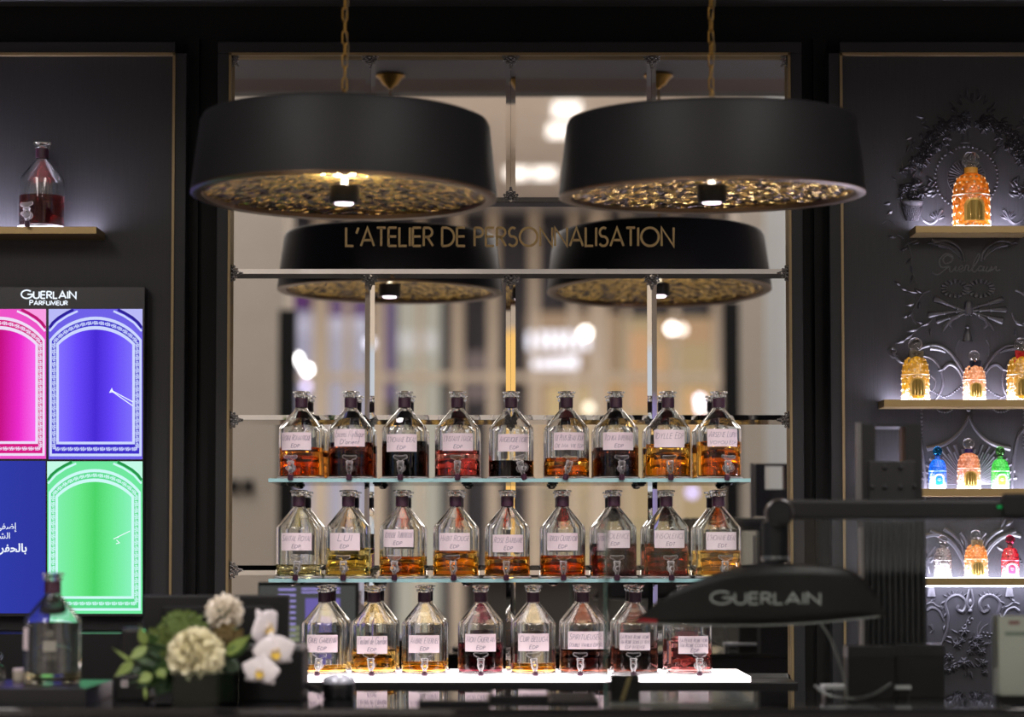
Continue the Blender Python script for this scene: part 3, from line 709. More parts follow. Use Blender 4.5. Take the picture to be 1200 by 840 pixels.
# the bottle on the brass shelf at the left
def brass_shelf(px0, px1, py_top, depth, label, th=.016, led=14.0, ledc=(.80, .77, 1.0), under=False):
    a, b = P(px0, py_top, -depth).x, P(px1, py_top, -depth).x; zt_ = P(603, py_top, -depth).z
    s = thing('brass_shelf', ((a + b) / 2, -depth / 2, zt_ - th), label, 'shelf', None)
    # slab with a slot along the wall for the light strip
    MB().box(a, b, -depth, -depth + .006, zt_ - th, zt_, .0006).box(a, b, -depth + .006, 0, zt_ - th, zt_ - .0035).box(a, a + .012, -depth + .006, 0, zt_ - .0035, zt_).box(b - .012, b, -depth + .006, 0, zt_ - .0035, zt_).build('board', M_brass, s)
    n = len([o for o in bpy.data.objects if o.name.startswith('led_strip')])
    MB().box(a + .0125, b - .0125, -depth + .0065, -.003, zt_ - .0034, zt_ - .0003).build('led_strip', emit('led_%d' % n, ledc, led * 1.25), s)
    if under:
        MB().box(a + .01, b - .01, -.070, -.0028, zt_ - th - .003, zt_ - th + .0005).build('led_strip', emit('ledu_%d' % n, ledc, under), s)
    return s, zt_
M_pad = emit('light_pad', (1.0, .97, 1.0), 4.0)
SL, zsl = brass_shelf(-170, 113, 265.5, .112, 'brass wall shelf at the left with one tapped bottle', led=26)
xb = P(49, 240, -.055).x
MB().lathe([(0, 0), (.048, 0), (.049, .001), (.048, .0022), (0, .0022)], 36, (xb, -.056, zsl)).build('light_pad', M_pad, SL)
tapped(xb, -.056, zsl + .0023, 'tapped bottle with dark rose liquid on the brass shelf at the left', None, P(603, 230.5, -.055).z, (.36, .055, .05), None, tap=-10 * K, lean=-.05)
# ------------------------------------------------------------------ the lit screen wall at the left
YS = -.045
def S(px, py, dy=0.0): return P(px, py, YS - dy)
SCR = thing('video_screen', (P(57, 520, YS).x, YS / 2, P(0, 721, YS).z), 'tall video screen of four lit coloured tiles on the left wall', 'screen')
MB().box(*rect_y(-58, 168, 336.5, 722, YS, 0.0)).build('housing', pbr('screen_black', (.006, .006, .008), .25, bmp=dict(scale=100, strength=.02)), SCR)
def flat_poly(name, pts, dy, mat, par):
    m = MB(); m.add([S(x, y, dy) for x, y in pts], [tuple(range(len(pts)))]); return m.build(name, mat, par, recalc=False)
def arch(cx, hw, ysp, yap, ybot, n=22, ins=0.0):
    h = ysp - yap; Rr = (hw * hw + h * h) / (2 * h); yc = yap + Rr; a = math.asin(min(1, hw / Rr))
    return [(cx - hw, ybot)] + [(cx + Rr * math.sin(-a + 2 * a * i / n), yc - Rr * math.cos(-a + 2 * a * i / n)) for i in range(n + 1)] + [(cx + hw, ybot)]
def ring(mb, A, B, dy):
    n = len(A)
    for i in range(n):
        j = (i + 1) % n; mb.add([S(*A[i], dy), S(*A[j], dy), S(*B[j], dy), S(*B[i], dy)], [(0, 1, 2, 3)])
def ramp_emit(name, stops, s=1.0):
    m, t, out = nt(name); e = t.nodes.new('ShaderNodeEmission'); e.inputs[1].default_value = s
    tc = t.nodes.new('ShaderNodeTexCoord'); sp = t.nodes.new('ShaderNodeSeparateXYZ'); r = t.nodes.new('ShaderNodeValToRGB')
    t.links.new(tc.outputs['Generated'], sp.inputs[0])
    el = r.color_ramp.elements
    while len(el) < len(stops): el.new(.5)
    for k, (p, c) in enumerate(stops): el[k].position = p; el[k].color = (*srgb(*c), 1)
    nz = t.nodes.new('ShaderNodeTexNoise'); nz.inputs['Scale'].default_value = 90; nz.inputs['Detail'].default_value = 2
    ad = t.nodes.new('ShaderNodeMath'); ad.operation = 'MULTIPLY_ADD'; ad.inputs[1].default_value = .16; t.links.new(tc.outputs['Generated'], nz.inputs['Vector'])
    sb = t.nodes.new('ShaderNodeMath'); sb.operation = 'SUBTRACT'; sb.inputs[1].default_value = .08
    t.links.new(nz.outputs['Fac'], ad.inputs[0]); t.links.new(sp.outputs['X'], sb.inputs[0]); t.links.new(sb.outputs[0], ad.inputs[2])
    t.links.new(ad.outputs[0], r.inputs[0]); t.links.new(r.outputs[0], e.inputs[0]); t.links.new(e.outputs[0], out.inputs[0]); return m
def tile_image(nm, cx, x0, x1, y0, y1, c):
    ty = y0 - 362; hh = y1 - y0; yb = y1
    tl_ = flat_poly('screen_tile', [(x0, y1), (x0, y0), (x1, y0), (x1, y1)], .0005, emit(nm + '_base', srgb(*c['base'])), SCR)
    tl_['label'] = c['label']
    wh = MB()
    for s in (-1, 1):
        cor = MB(); dk = MB()
        e = cx + s * (x1 - x0) / 2
        cor.add([S(e, y0, .0008), S(e - s * 27, y0, .0008), S(e - s * 12, y0 + 9, .0008), S(e, y0 + 22, .0008)], [(0, 1, 2, 3)])
        for q in ribbon([(e - s * 29, y0 + .7), (e - s * 21, y0 + 4.6), (e - s * 12, y0 + 10), (e - s * 5, y0 + 16), (e - s * 1, y0 + 22)], 3.2): dk.add([S(p.x, p.y, .0010) for p in q], [(0, 1, 2, 3)])
        for q in ribbon([(e - s * 34, y0 + 2.5), (e - s * 22, y0 + 8), (e - s * 10, y0 + 16), (e - s * 1, y0 + 26)], 2.4): wh.add([S(p.x, p.y, .0010) for p in q], [(0, 1, 2, 3)])
        cor.build('corner_fill', emit(nm + '_corner', srgb(*c['corner'])), tl_, recalc=False)
        dk.build('outer_arch', emit(nm + '_dark', srgb(*c['dark'])), tl_, recalc=False)
    A4 = arch(cx, 54, y0 + 36, y0 + 9, yb - 3.5); A3 = arch(cx, 51.2, y0 + 37.5, y0 + 12.6, yb - 6.5); A2 = arch(cx, 46.2, y0 + 40.5, y0 + 20, yb - 17.5); A1 = arch(cx, 43, y0 + 42, y0 + 24, yb - 20.5)
    bd = MB(); ring(bd, A3, A2, .0009); bd.build('ornament_ground', emit(nm + '_band', srgb(*c['band'])), tl_, recalc=False)
    ring(wh, A4, A3, .0012); ring(wh, A2, A1, .0012); wh.build('white_border', emit(nm + '_line', srgb(*c['line'])), tl_, recalc=False)
    flat_poly('field', A1, .0010, ramp_emit(nm + '_field', c['field']), tl_)
    # ornament run along the middle of the border
    mid = [((a[0] + b[0]) / 2, (a[1] + b[1]) / 2) for a, b in zip(A3, A2)]
    mid.append(mid[0]); orn = MB(); unit = [[(-3.2, -1.6), (-3.2, 1.6)], [(-1.9, 1.5), (-.2, 1.7), (0, 0), (-1.6, -.2), (-1.4, -1.7), (.2, -1.6)], [(.9, 1.5), (2.2, 1.4), (2.3, .1), (1.0, 0), (1.0, -1.5), (2.3, -1.6)], [(-2.6, 0), (2.9, 0)]]
    for a, b in zip(mid, mid[1:]):
        pass
    segs = [mid[0:2], mid[1:-2], mid[-3:-1], mid[-2:]]
    for sg in segs:
        d = [0]
        for a, b in zip(sg, sg[1:]): d.append(d[-1] + math.hypot(b[0] - a[0], b[1] - a[1]))
        n = max(1, round(d[-1] / 7.4))
        for k in range(n):
            q = (k + .5) * d[-1] / n; i = max(j for j in range(len(d)) if d[j] <= q); i = min(i, len(sg) - 2)
            f = (q - d[i]) / (d[i + 1] - d[i]); px = sg[i][0] + f * (sg[i + 1][0] - sg[i][0]); py = sg[i][1] + f * (sg[i + 1][1] - sg[i][1])
            a = math.atan2(sg[i + 1][1] - sg[i][1], sg[i + 1][0] - sg[i][0]); ca, sa = math.cos(a), math.sin(a)
            for pl in unit:
                for qd in ribbon([(px + u * ca - v * sa, py + u * sa + v * ca) for u, v in pl], .95): orn.add([S(p.x, p.y, .0012) for p in qd], [(0, 1, 2, 3)])
    orn.build('ornament', MATS[nm + '_line'], tl_, recalc=False)
    return tl_
tile_image('pink', -1.5, -57, 54, 362, 537.5, dict(base=(238, 84, 200), corner=(250, 160, 228), dark=(186, 20, 110), band=(214, 24, 132), line=(240, 222, 250), label='pink lit tile',
           field=[(0, (250, 90, 226)), (.5, (190, 14, 122)), (.78, (238, 44, 204)), (1, (252, 104, 236))]))
vt = tile_image('violet', 112, 57, 167, 362, 538, dict(base=(112, 98, 232), corner=(186, 186, 248), dark=(44, 30, 150), band=(62, 46, 202), line=(206, 216, 255), label='violet lit tile',
           field=[(0, (132, 112, 255)), (.25, (104, 72, 250)), (.5, (72, 42, 212)), (.72, (100, 68, 248)), (1, (128, 112, 252))]))
gt = tile_image('green', 111, 55.5, 167, 540.5, 719, dict(base=(112, 232, 158), corner=(196, 252, 232), dark=(36, 150, 74), band=(92, 220, 140), line=(206, 250, 248), label='green lit tile',
           field=[(0, (128, 240, 172)), (.3, (104, 232, 136)), (.5, (76, 212, 104)), (.7, (104, 232, 140)), (1, (138, 244, 190))]))
bt = flat_poly('screen_tile', [(-57, 718.5), (-57, 540), (53.5, 540), (53.5, 718.5)], .0005, ramp_emit('blue_field', [(0, (54, 66, 186)), (.6, (48, 58, 166)), (1, (46, 54, 158))]), SCR); bt['label'] = 'deep blue lit tile with white script'
def ui(pls, th, mat, par, nm):
    m = MB()
    for pl in pls:
        for q in ribbon(pl, th): m.add([S(p.x, p.y, .0014) for p in q], [(0, 1, 2, 3)])
    return m.build(nm, mat, par, recalc=False)
M_scrw = emit('screen_white', srgb(236, 244, 255), 1.1)
ui([[(130, 457), (156, 471)], [(130, 457.6), (155.5, 475.5)], [(128.8, 459.5), (131, 455.5), (132.5, 459), (128.8, 459.5)]], 1.0, M_scrw, vt, 'stylus')
ui([[(133, 631.5), (152.5, 622)], [(136.5, 632.5), (140, 636), (136, 637)], [(137, 629.5), (139, 629.5)]], .9, M_scrw, gt, 'stylus')
def screen_word(text, cx, base, h, w, th, nm):
    b = S(cx, base); s = (b - CAM).dot(FW) / F
    q = letter_quads(text, h * s, th * s, .16, w * s, 0, .84)
    letters(MB(), q, lambda x, z: (b.x + x, YS - .0008, b.z + z)).build(nm, M_scrw, SCR, recalc=False)
screen_word('GUERLAIN', 57, 349.6, 9.6, 64, 1.7, 'lettering'); screen_word('PARFUMEUR', 57, 357.4, 5.6, 44, 1.15, 'lettering')
def arabic(text, xr_, base, size, bold):
    cu = bpy.data.curves.new('script', 'FONT'); cu.body = text; cu.size = 1; cu.offset = bold; cu.resolution_u = 3
    o = bpy.data.objects.new('script', cu); COL.objects.link(o)
    me = bpy.data.meshes.new_from_object(o.evaluated_get(bpy.context.evaluated_depsgraph_get())); bpy.data.objects.remove(o)
    xs = max(v.co.x for v in me.vertices); b = S(xr_, base); k = size * 5.35 / F; w0 = wloc(bt)
    for v in me.vertices: v.co = Vector((b.x + (v.co.x - xs) * k, YS - .0014, b.z + v.co.y * k)) - w0
    me.materials.clear(); me.materials.append(M_scrw); me.name = 'script'; place('script', me, bt)
arabic('\uFEF2\uFED4\uFEBF\uFE87', 19.5, 620, 10.5, .006); arabic('\u0640\u0640\uFEB8\uFEDF\uFE8D', 11.8, 631, 10.0, .006); arabic('\uFEAE\uFED4\uFEA4\uFEDF\uFE8E\uFE91', 31.5, 646.5, 13.5, .022)
LDG = MB().box(*rect_y(-200, 216, 743, 900, -.30, 0.0)).build('low_cabinet', M_black); tag(LDG, 'low black cabinet along the wall below the video screen', 'cabinet')

# ------------------------------------------------------------------ carved relief on the right panel
M_rel = pbr('relief_paint', (0.036, 0.034, 0.039), 0.34, bmp=dict(scale=120, strength=.12))
XC = 1140.0; PX = 5.4 / F
def Wp(px, py, dy=0.0): return P(px, py, -dy)
def smooth_pts(pts, n=6):
    out = []
    for i in range(len(pts) - 1):
        p0 = pts[max(i - 1, 0)]; p1 = pts[i]; p2 = pts[i + 1]; p3 = pts[min(i + 2, len(pts) - 1)]
        for k in range(n):
            t = k / n
            out.append(tuple(.5 * (2 * p1[d] + (p2[d] - p0[d]) * t + (2 * p0[d] - 5 * p1[d] + 4 * p2[d] - p3[d]) * t * t + (3 * p1[d] - p0[d] - 3 * p2[d] + p3[d]) * t ** 3) for d in range(2)))
    out.append(tuple(pts[-1])); return out
def stroke(m, pts, r, r1=None, smooth=True, mir=True, dy=0.0, seg=7, flat=1.0):
    """carved roll; r px thick, tapering to r1; mirrored about the panel's axis when mir"""
    q = smooth_pts(pts) if smooth and len(pts) > 2 else pts
    r1 = r if r1 is None else r1
    for s in ((0, 1) if mir else (0,)):
        pp = [Wp(x if s == 0 else 2 * XC - x, y, dy) for x, y in q]
        m.tube(pp, [(r + (r1 - r) * i / max(1, len(q) - 1)) * PX for i in range(len(q))], seg, flat)
def leaf(m, px, py, ang, L, Wd, mir=True, lift=1.6):
    for s in ((0, 1) if mir else (0,)):
        x0 = px if s == 0 else 2 * XC - px; a = math.radians(ang if s == 0 else 180 - ang)
        ca, sa = math.cos(a), math.sin(a)
        def fn(u, v):
            wv = Wd * math.sin(PI * min(1, u ** .8)) * (1 - .25 * u) * (v - .5); uu = u * L
            d = lift * (math.sin(PI * u) * (1 - (2 * v - 1) ** 2) * .8 + .5 * u + (.35 if abs(v - .5) < .1 else 0))
            return Wp(x0 + uu * ca - wv * sa, py - (uu * sa + wv * ca), (d + .1) * PX)
        m.grid(fn, 5, 4)
def blossom(m, px, py, r, mir=True, petals=6, seed=0):
    for k in range(petals):
        leaf(m, px, py, k * 360 / petals + seed, r, r * .85, mir, lift=r * .35)
    for k in range(petals - 1):
        leaf(m, px, py, k * 360 / (petals - 1) + 25 + seed, r * .62, r * .6, mir, lift=r * .6)
    bead(m, px, py, r * .26, mir, r * .45)
def bead(m, px, py, r, mir=True, dy=0.3):
    for s in ((0, 1) if mir else (0,)):
        m.ball(Wp(px if s == 0 else 2 * XC - px, py, dy * PX), r * PX, 8, 5)
def rel(name, m, stuff=False):
    o = m.build(name, M_rel, WR, 50); 
    if stuff: o['kind'] = 'stuff'
    return o
rnd = random.Random(3)
# upper medallion
m = MB(); n = 46
for k in range(n): a = 2 * PI * k / n; bead(m, XC - 7.5 + 36.5 * math.cos(a), 208 + 36.5 * math.sin(a), 1.75, False)
rel('beaded_ring', m, True)
m = MB(); n = 34
for k in range(n):
    a = 2 * PI * k / n
    m.tube([Wp(XC - 7.5 + q * math.cos(a), 208 + q * math.sin(a)) for q in (7, 21)], [.5 * PX, 1.25 * PX], 5)
m.tube([Wp(XC - 7.5 + 22 * math.cos(2 * PI * k / 40), 208 + 22 * math.sin(2 * PI * k / 40)) for k in range(40)], .7 * PX, 5, closed=True)
rel('sunburst_medallion', m)
# floral garland with its hanging bell
m = MB(); path = smooth_pts([(1131, 140), (1112, 148), (1096, 160), (1084, 176), (1076, 190)], 5)
for i, (x, y) in enumerate(path):
    for q in range(4):
        xx = x + rnd.uniform(-9, 9); yy = y + rnd.uniform(-8, 8)
        if rnd.random() < .55: blossom(m, xx, yy, rnd.uniform(4.5, 6.8), True, 5, rnd.uniform(0, 60))
        else: leaf(m, xx, yy, rnd.uniform(60, 330), rnd.uniform(8, 13), rnd.uniform(4, 7), lift=2.6)
    if i % 2: bead(m, x + rnd.uniform(-6, 6), y + rnd.uniform(-6, 6), 1.8)
for (x, y, a) in ((1118, 128, 120), (1126, 120, 100), (1133, 114, 90), (1140, 118, 80), (1108, 142, 150), (1090, 150, 160), (1084, 138, 170), (1070, 160, 200), (1066, 168, 250), (1072, 205, 260), (1086, 205, 280), (1104, 165, 300), (1110, 172, 280)):
    leaf(m, x, y, a, 11, 4.5); leaf(m, x + 2, y + 3, a + 40, 8, 4)
blossom(m, 1132, 136, 7, False, 7); rel('flower_garland', m)
m = MB(); m.lathe([(0, 17 * PX), (2 * PX, 17 * PX), (2.6 * PX, 12 * PX), (4 * PX, 6 * PX), (5.5 * PX, 0), (6 * PX, 0), (6 * PX, -1 * PX), (0, -1 * PX)], 16, Wp(1131.5, 167), sy=.6); rel('small_bell', m)
# baskets of flowers
m = MB()
for k in range(34):
    a = rnd.uniform(0, PI); d = rnd.uniform(4, 30); x = 1067 + d * math.cos(a) * .95; y = 234 - d * math.sin(a) * 1.25
    if rnd.random() < .4: blossom(m, x, y, rnd.uniform(4.5, 7.5), True, 5, rnd.uniform(0, 70))
    else: leaf(m, x, y, math.degrees(a) + rnd.uniform(-30, 30), rnd.uniform(7, 13), rnd.uniform(3, 5))
for q in ([(1062, 205), (1058, 196), (1056, 184)], [(1063, 203), (1066, 193), (1073, 187)], [(1066, 206), (1074, 196), (1084, 191)]): stroke(m, q, 1.0, .5)
leaf(m, 1086, 224, 5, 9, 6); leaf(m, 1044, 238, 190, 9, 5); leaf(m, 1046, 246, 220, 9, 5); rel('basket_flowers', m)
m = MB()
for s in (0, 1):
    cx_ = 1067 if s == 0 else 2 * XC - 1067
    m.lathe([(0, 0), (7 * PX, 0), (9 * PX, 8 * PX), (12.5 * PX, 20 * PX), (13.5 * PX, 21 * PX), (13.5 * PX, 23.5 * PX), (0, 23.5 * PX)], 20, Wp(cx_ + 2, 259), sy=.5)
    for k in range(12):
        for d in (-1, 1):
            m.tube([Wp(cx_ + 2 + q * math.sin(-1.2 + k * .22 + d * i * .12), 259 - i * 4.4, math.cos(-1.2 + k * .22 + d * i * .12) * q * .5 * PX) for i, q in enumerate((7.3, 8.5, 10, 11.5, 12.6))], .45 * PX, 4)
rel('wicker_basket', m)
m = MB()
stroke(m, [(1082, 258), (1090, 262), (1097, 258), (1101, 250), (1104, 246)], 1.6, 2.2)
for k in range(6): leaf(m, 1098, 257, 150 - k * 26, 11, 4)
stroke(m, [(1075, 240), (1078, 252), (1086, 262)], 1.0); stroke(m, [(1048, 262), (1040, 258), (1034, 262)], 1, .5); rel('shell_scroll', m)
# leaf sprays below the top shelf
m = MB()
for q, r in (([(1130, 306), (1128, 296), (1120, 287), (1108, 282), (1094, 284)], 1.8), ([(1127, 304), (1120, 292), (1108, 286), (1092, 281)], 1.3), ([(1124, 300), (1114, 291), (1100, 287)], 1.0)): stroke(m, q, r, 2.6)
for k in range(7): leaf(m, 1122 - k * 4.5, 291 - k * 1.3, 170 + k * 4, 9, 3)
stroke(m, [(1064, 284), (1068, 300), (1068, 314), (1074, 332)], .8, .6); stroke(m, [(1075, 281), (1062, 287), (1058, 297)], .8, .5)
for x, y, a in ((1064, 290, 200), (1068, 302, 230), (1067, 310, 280), (1070, 322, 250), (1078, 283, 200), (1050, 278, 170), (1060, 280, 150)): leaf(m, x, y, a, 10, 3.5)
rel('leaf_spray', m)
# raised script
m = MB()
SC = [[(1116, 302), (1110, 299), (1105, 304), (1108, 309), (1115, 306), (1116, 300), (1108, 297.5), (1101, 305), (1103, 313), (1112, 312)], [(1112, 312), (1106, 317), (1099, 321.5), (1093, 319.5)], [(1092, 319), (1096, 321)],
      [(1113, 312), (1113, 318), (1116, 318), (1120, 312), (1119, 317), (1123, 317)], [(1123, 317), (1128, 314), (1127, 311), (1123, 314), (1125, 318.5), (1130, 316)], [(1130, 317), (1132, 311), (1135, 312), (1134, 317), (1137, 317.5)],
      [(1137, 317), (1144, 308), (1148, 299), (1146, 298), (1142, 306), (1139, 316), (1142, 318.5), (1146, 315)], [(1152, 313), (1148, 312), (1146, 316.5), (1150, 317), (1153, 312.5), (1152, 317.5), (1156, 316)], [(1157, 312), (1155, 317), (1158, 318), (1161, 313)],
      [(1160, 318), (1162, 312), (1162, 317), (1167, 312.5), (1167, 317), (1172, 316)]]
for q in SC: stroke(m, q, .85, .85, True, False, dy=0, seg=6)
rel('raised_script', m)['label'] = 'raised handwritten shop name in the dark relief'
# ribbon rosettes, knot and crossed torches
m = MB()
for cx_ in (1119, 1149):
    for k in range(16):
        a = 2 * PI * k / 16; ca, sa = math.cos(a), math.sin(a)
        m.tube([Wp(cx_ + (9 + q) * ca * 1.15, 338 + (7 + q) * sa * .85, (.8 + .6 * (q > 2)) * PX) for q in (0, 2.5, 5.5)], [1.0 * PX, 1.7 * PX, 2.0 * PX], 6)
for dx in (-2.5, -1, .5, 2): m.tube([Wp(1134 + dx, 333), Wp(1134 + dx * .6, 339, PX), Wp(1134 + dx, 345)], 1.3 * PX, 6)
rel('ribbon_rosette', m)
for (a, b, r0, r1) in (((1094, 349), (1134, 366), 4.4, 1.6), ((1087, 369), (1134, 363), 4.2, 1.6), ((1097, 377), (1134, 366), 3.0, 1.5), ((1176, 350), (1136, 362), 4.2, 1.6), ((1180, 362), (1136, 364), 4.2, 1.6), ((1176, 376), (1136, 365), 4.6, 1.6)):
    m = MB(); pts = [(a[0] + (b[0] - a[0]) * t, a[1] + (b[1] - a[1]) * t) for t in (0, .03, .3, .42, .44, .7, 1)]
    m.tube([Wp(x, y, 1.2 * PX) for x, y in pts], [q * PX for q in (r0 * .6, r0, r0 * .62, r0 * .5, r1 * 1.2, r1, r1)], 9, .7)
    for t in (.42, .72): m.tube([Wp(a[0] + (b[0] - a[0]) * (t + d), a[1] + (b[1] - a[1]) * (t + d), 1.4 * PX) for d in (-.015, .015)], r1 * 1.7 * PX, 9)
    rel('torch', m)
m = MB(); m.lathe([(0, 10 * PX), (3 * PX, 10 * PX), (5 * PX, 7 * PX), (5 * PX, -5 * PX), (4 * PX, -7 * PX), (0, -7 * PX)], 14, Wp(1135, 362, .5 * PX), sy=.8)
for dx in (-3, 0, 3): m.ball(Wp(1135 + dx, 369, 3 * PX), 1.1 * PX)
for s in (-1, 1):
    m.tube([Wp(1135 + s * x, y, PX) for x, y in ((5, 364), (12, 370), (20, 374), (22, 380), (18, 385))], [1.2 * PX, 2.4 * PX, 2.8 * PX, 2.2 * PX, .6 * PX], 7, .6)
    m.tube([Wp(1135 + s * x, y, PX) for x, y in ((20, 374), (27, 382), (30, 388))], [1.6 * PX, 2.4 * PX, .5 * PX], 7, .6)
rel('ribbon_knot', m)
# side vines
m = MB()
for q in ([(1090, 340), (1082, 344), (1076, 352), (1070, 362), (1060, 372)], [(1094, 366), (1090, 376), (1080, 381), (1070, 390), (1058, 400)], [(1076, 352), (1070, 345), (1060, 344)], [(1068, 364), (1070, 374), (1074, 380)]): stroke(m, q, 1.3, .7)
for x, y, a, L in ((1082, 344, 150, 13), (1076, 343, 170, 14), (1072, 356, 190, 12), (1070, 364, 230, 11), (1078, 352, 260, 11), (1066, 369, 200, 10), (1090, 378, 200, 12), (1084, 380, 160, 11), (1076, 386, 190, 14), (1070, 391, 215, 14), (1090, 384, 270, 10), (1056, 334, 150, 10), (1064, 340, 165, 10), (1062, 398, 200, 14)): leaf(m, x, y, a, L, 4.6)
rel('side_vine', m)
m = MB(); m.lathe([(0, 20 * PX), (1.5 * PX, 20 * PX), (1.5 * PX, 15 * PX), (3 * PX, 14 * PX), (4.5 * PX, 8 * PX), (6 * PX, 1 * PX), (6.5 * PX, 0), (0, 0)], 16, Wp(1134, 400), sy=.6); m.ball(Wp(1134, 383, PX), 2.4 * PX); rel('tassel', m)
# scrolls behind the middle shelf
m = MB()
ring_pts = [(1081 + 24 * math.cos(a), 446 + 29 * math.sin(a)) for a in [2 * PI * k / 26 for k in range(27)]]
stroke(m, ring_pts, 1.5, 1.5, False)
stroke(m, [(1052, 417), (1046, 418), (1042, 412), (1045, 408), (1049, 411), (1047, 415), (1056, 424), (1066, 422), (1076, 410), (1088, 405), (1102, 406), (1114, 414), (1124, 428), (1131, 442), (1134, 458)], 1.8, 2.2)
stroke(m, [(1090, 408), (1102, 410), (1108, 413)], 2.8, 1.2); stroke(m, [(1105, 432), (1112, 427), (1120, 430), (1127, 440), (1131, 456)], 2.4, 1.6)
stroke(m, [(1091, 440), (1096, 446), (1094, 456), (1088, 458)], 1.0, .7); leaf(m, 1106, 432, 200, 8, 5); leaf(m, 1074, 410, 160, 8, 4)
stroke(m, [(1124, 398), (1120, 408), (1122, 418)], .8, .4)
rel('scrollwork', m)
m = MB()
for k in range(9): bead(m, 1126 - k * 2.4, 453 + k * 1.9 - (k > 5) * (k - 5) * 1.0, 1.3)
for k in range(9): bead(m, 1092 + k * 2.2, 458 + k * 1.2, 1.2)
for k in range(11): bead(m, 1080, 480 + k * 4.4, 1.35)
for cx_ in (1107,):
    for k in range(9): a = PI * (k + .5) / 9; bead(m, cx_ + 9.5 * math.cos(a), 477 + 6 * math.sin(a), 1.25)
bead(m, XC - 5, 480, 2.6, False); rel('bead_string', m, True)
# ogee canopy and fan of rays
XO = 1135.0
m = MB()
for s in (-1, 1):
    q = smooth_pts([(0, 487), (4, 497), (12, 508), (24, 518), (36, 523), (49, 526)], 6)
    m.tube([Wp(XO + s * x, y) for x, y in q], [(1.5 + i * .05) * PX for i in range(len(q))], 7)
    m.tube([Wp(XO + s * x, y) for x, y in smooth_pts([(52, 590), (51, 560), (54, 530), (60, 508), (70, 503), (80, 512)], 5)], 2.2 * PX, 7)
rel('ogee_canopy', m)
m = MB(); n = 39
for k in range(n):
    a = PI * (.02 + .96 * k / (n - 1)); L = 40 + 9 * (k % 2) + 8 * abs(math.cos(a)) - (6 if abs(math.cos(a)) < .3 else 0)
    m.tube([Wp(XO + q * math.cos(a), 568 - q * math.sin(a) * .96) for q in (8, L)], [.6 * PX, 2.1 * PX], 5)
rel('sun_rays', m)
# palm leaves behind the bottom shelf
m = MB()
for q, r0 in (([(1131, 664), (1124, 645), (1112, 632), (1098, 626), (1084, 628)], 2.2), ([(1127, 655), (1118, 640), (1106, 630), (1090, 622)], 1.6), ([(1131, 655), (1126, 638), (1116, 626), (1106, 620)], 1.8), ([(1134, 650), (1132, 634), (1126, 624)], 1.6)): stroke(m, q, r0, 3.0)
for x, y, a in ((1118, 636, 165), (1108, 630, 170), (1096, 626, 185), (1124, 644, 120), (1130, 640, 110), (1112, 640, 210)): leaf(m, x, y, a, 13, 5)
stroke(m, [(1096, 640), (1090, 648), (1088, 660), (1090, 672)], 1.3, 1.6); stroke(m, [(1092, 652), (1087, 656), (1086, 664)], 2.2, 3)
for k in range(5): leaf(m, 1090, 660, 60 + k * 30, 9, 4)
stroke(m, [(1170, 610), (1176, 600), (1180, 606)], 1.6, 1.0, True, False); leaf(m, 1172, 618, 60, 14, 5, False); leaf(m, 1178, 616, 30, 12, 5, False); rel('palm_leaves', m)
# lower cartouche
m = MB()
stroke(m, [(1106, 750), (1110, 735), (1111, 722), (1108, 708), (1113, 700), (1122, 697), (1130, 702), (1132, 710), (1128, 717), (1122, 714), (1124, 709)], 1.9, 2.6)
stroke(m, [(1101, 758), (1108, 744), (1111, 728)], 1.0, 1.2)
for k in range(6): leaf(m, 1111 + k * 3.4, 700 - 2 * math.sin(k * .6), 150 - k * 22, 7, 3.4)
stroke(m, [(1086, 716), (1092, 712), (1100, 716), (1106, 728)], 2.2, 1.4); stroke(m, [(1086, 708), (1092, 706), (1098, 710), (1106, 712)], 1.5, 1.0); stroke(m, [(1090, 732), (1093, 738), (1090, 742)], 2.6, .8)
for x, y, a in ((1104, 716, 100), (1106, 724, 60), (1108, 732, 250), (1102, 708, 30), (1090, 706, 40)): leaf(m, x, y, a, 9, 4)
for s in (-1, 1): m.tube([Wp(1137 + s * x, y, PX) for x, y in smooth_pts([(1, 690), (3, 700), (3.5, 708), (0, 714)], 4)], [1.4 * PX + .06 * PX * k for k in range(13)], 7)
m.ball(Wp(1137, 706, PX), 2.6 * PX, sz=2); m.ball(Wp(1137, 716, 2 * PX), 3 * PX); rel('cartouche_scroll', m)
m = MB()
for x in (1091.5, 1183): m.lathe([(0, 12 * PX), (3.5 * PX, 12 * PX), (4.5 * PX, 6 * PX), (5.5 * PX, 0), (0, 0)], 14, Wp(x, 699), sy=.6)
rel('tassel', m)
m = MB(); FLW = [(1130, 740, 7), (1143, 757, 7), (1150, 764, 6), (1137, 764, 5), (1130, 777, 8.5), (1112, 770, 6), (1118, 783, 5.5), (1152, 777, 6.5), (1108, 785, 5), (1122, 755, 6), (1147, 748, 5), (1154, 788, 4.5), (1128, 750, 5)]
for k, (x, y, r) in enumerate(FLW): blossom(m, x, y, r, False, 6 + k % 3, k * 17)
for k in range(44):
    a = rnd.uniform(0, 2 * PI); d = rnd.uniform(6, 26); leaf(m, 1131 + d * math.cos(a), 766 + d * math.sin(a) * .95, -math.degrees(a) + rnd.uniform(-40, 40), rnd.uniform(6, 11), rnd.uniform(3, 5), False)
for q in ([(1130, 738), (1134, 726), (1137, 722)], [(1145, 745), (1146, 734), (1150, 728)], [(1146, 745), (1152, 735), (1158, 731)], [(1150, 762), (1158, 755), (1163, 752)]): stroke(m, q, 1.0, .6, True, False)
for k in range(6): bead(m, 1128 + k * 1.6 + (k % 2) * 3, 738 - k * 2.6, 1.7, False); bead(m, 1150 + k * 2.4, 745 - (k % 2) * 4 + k * .3, 1.5, False)
rel('carved_bouquet', m)

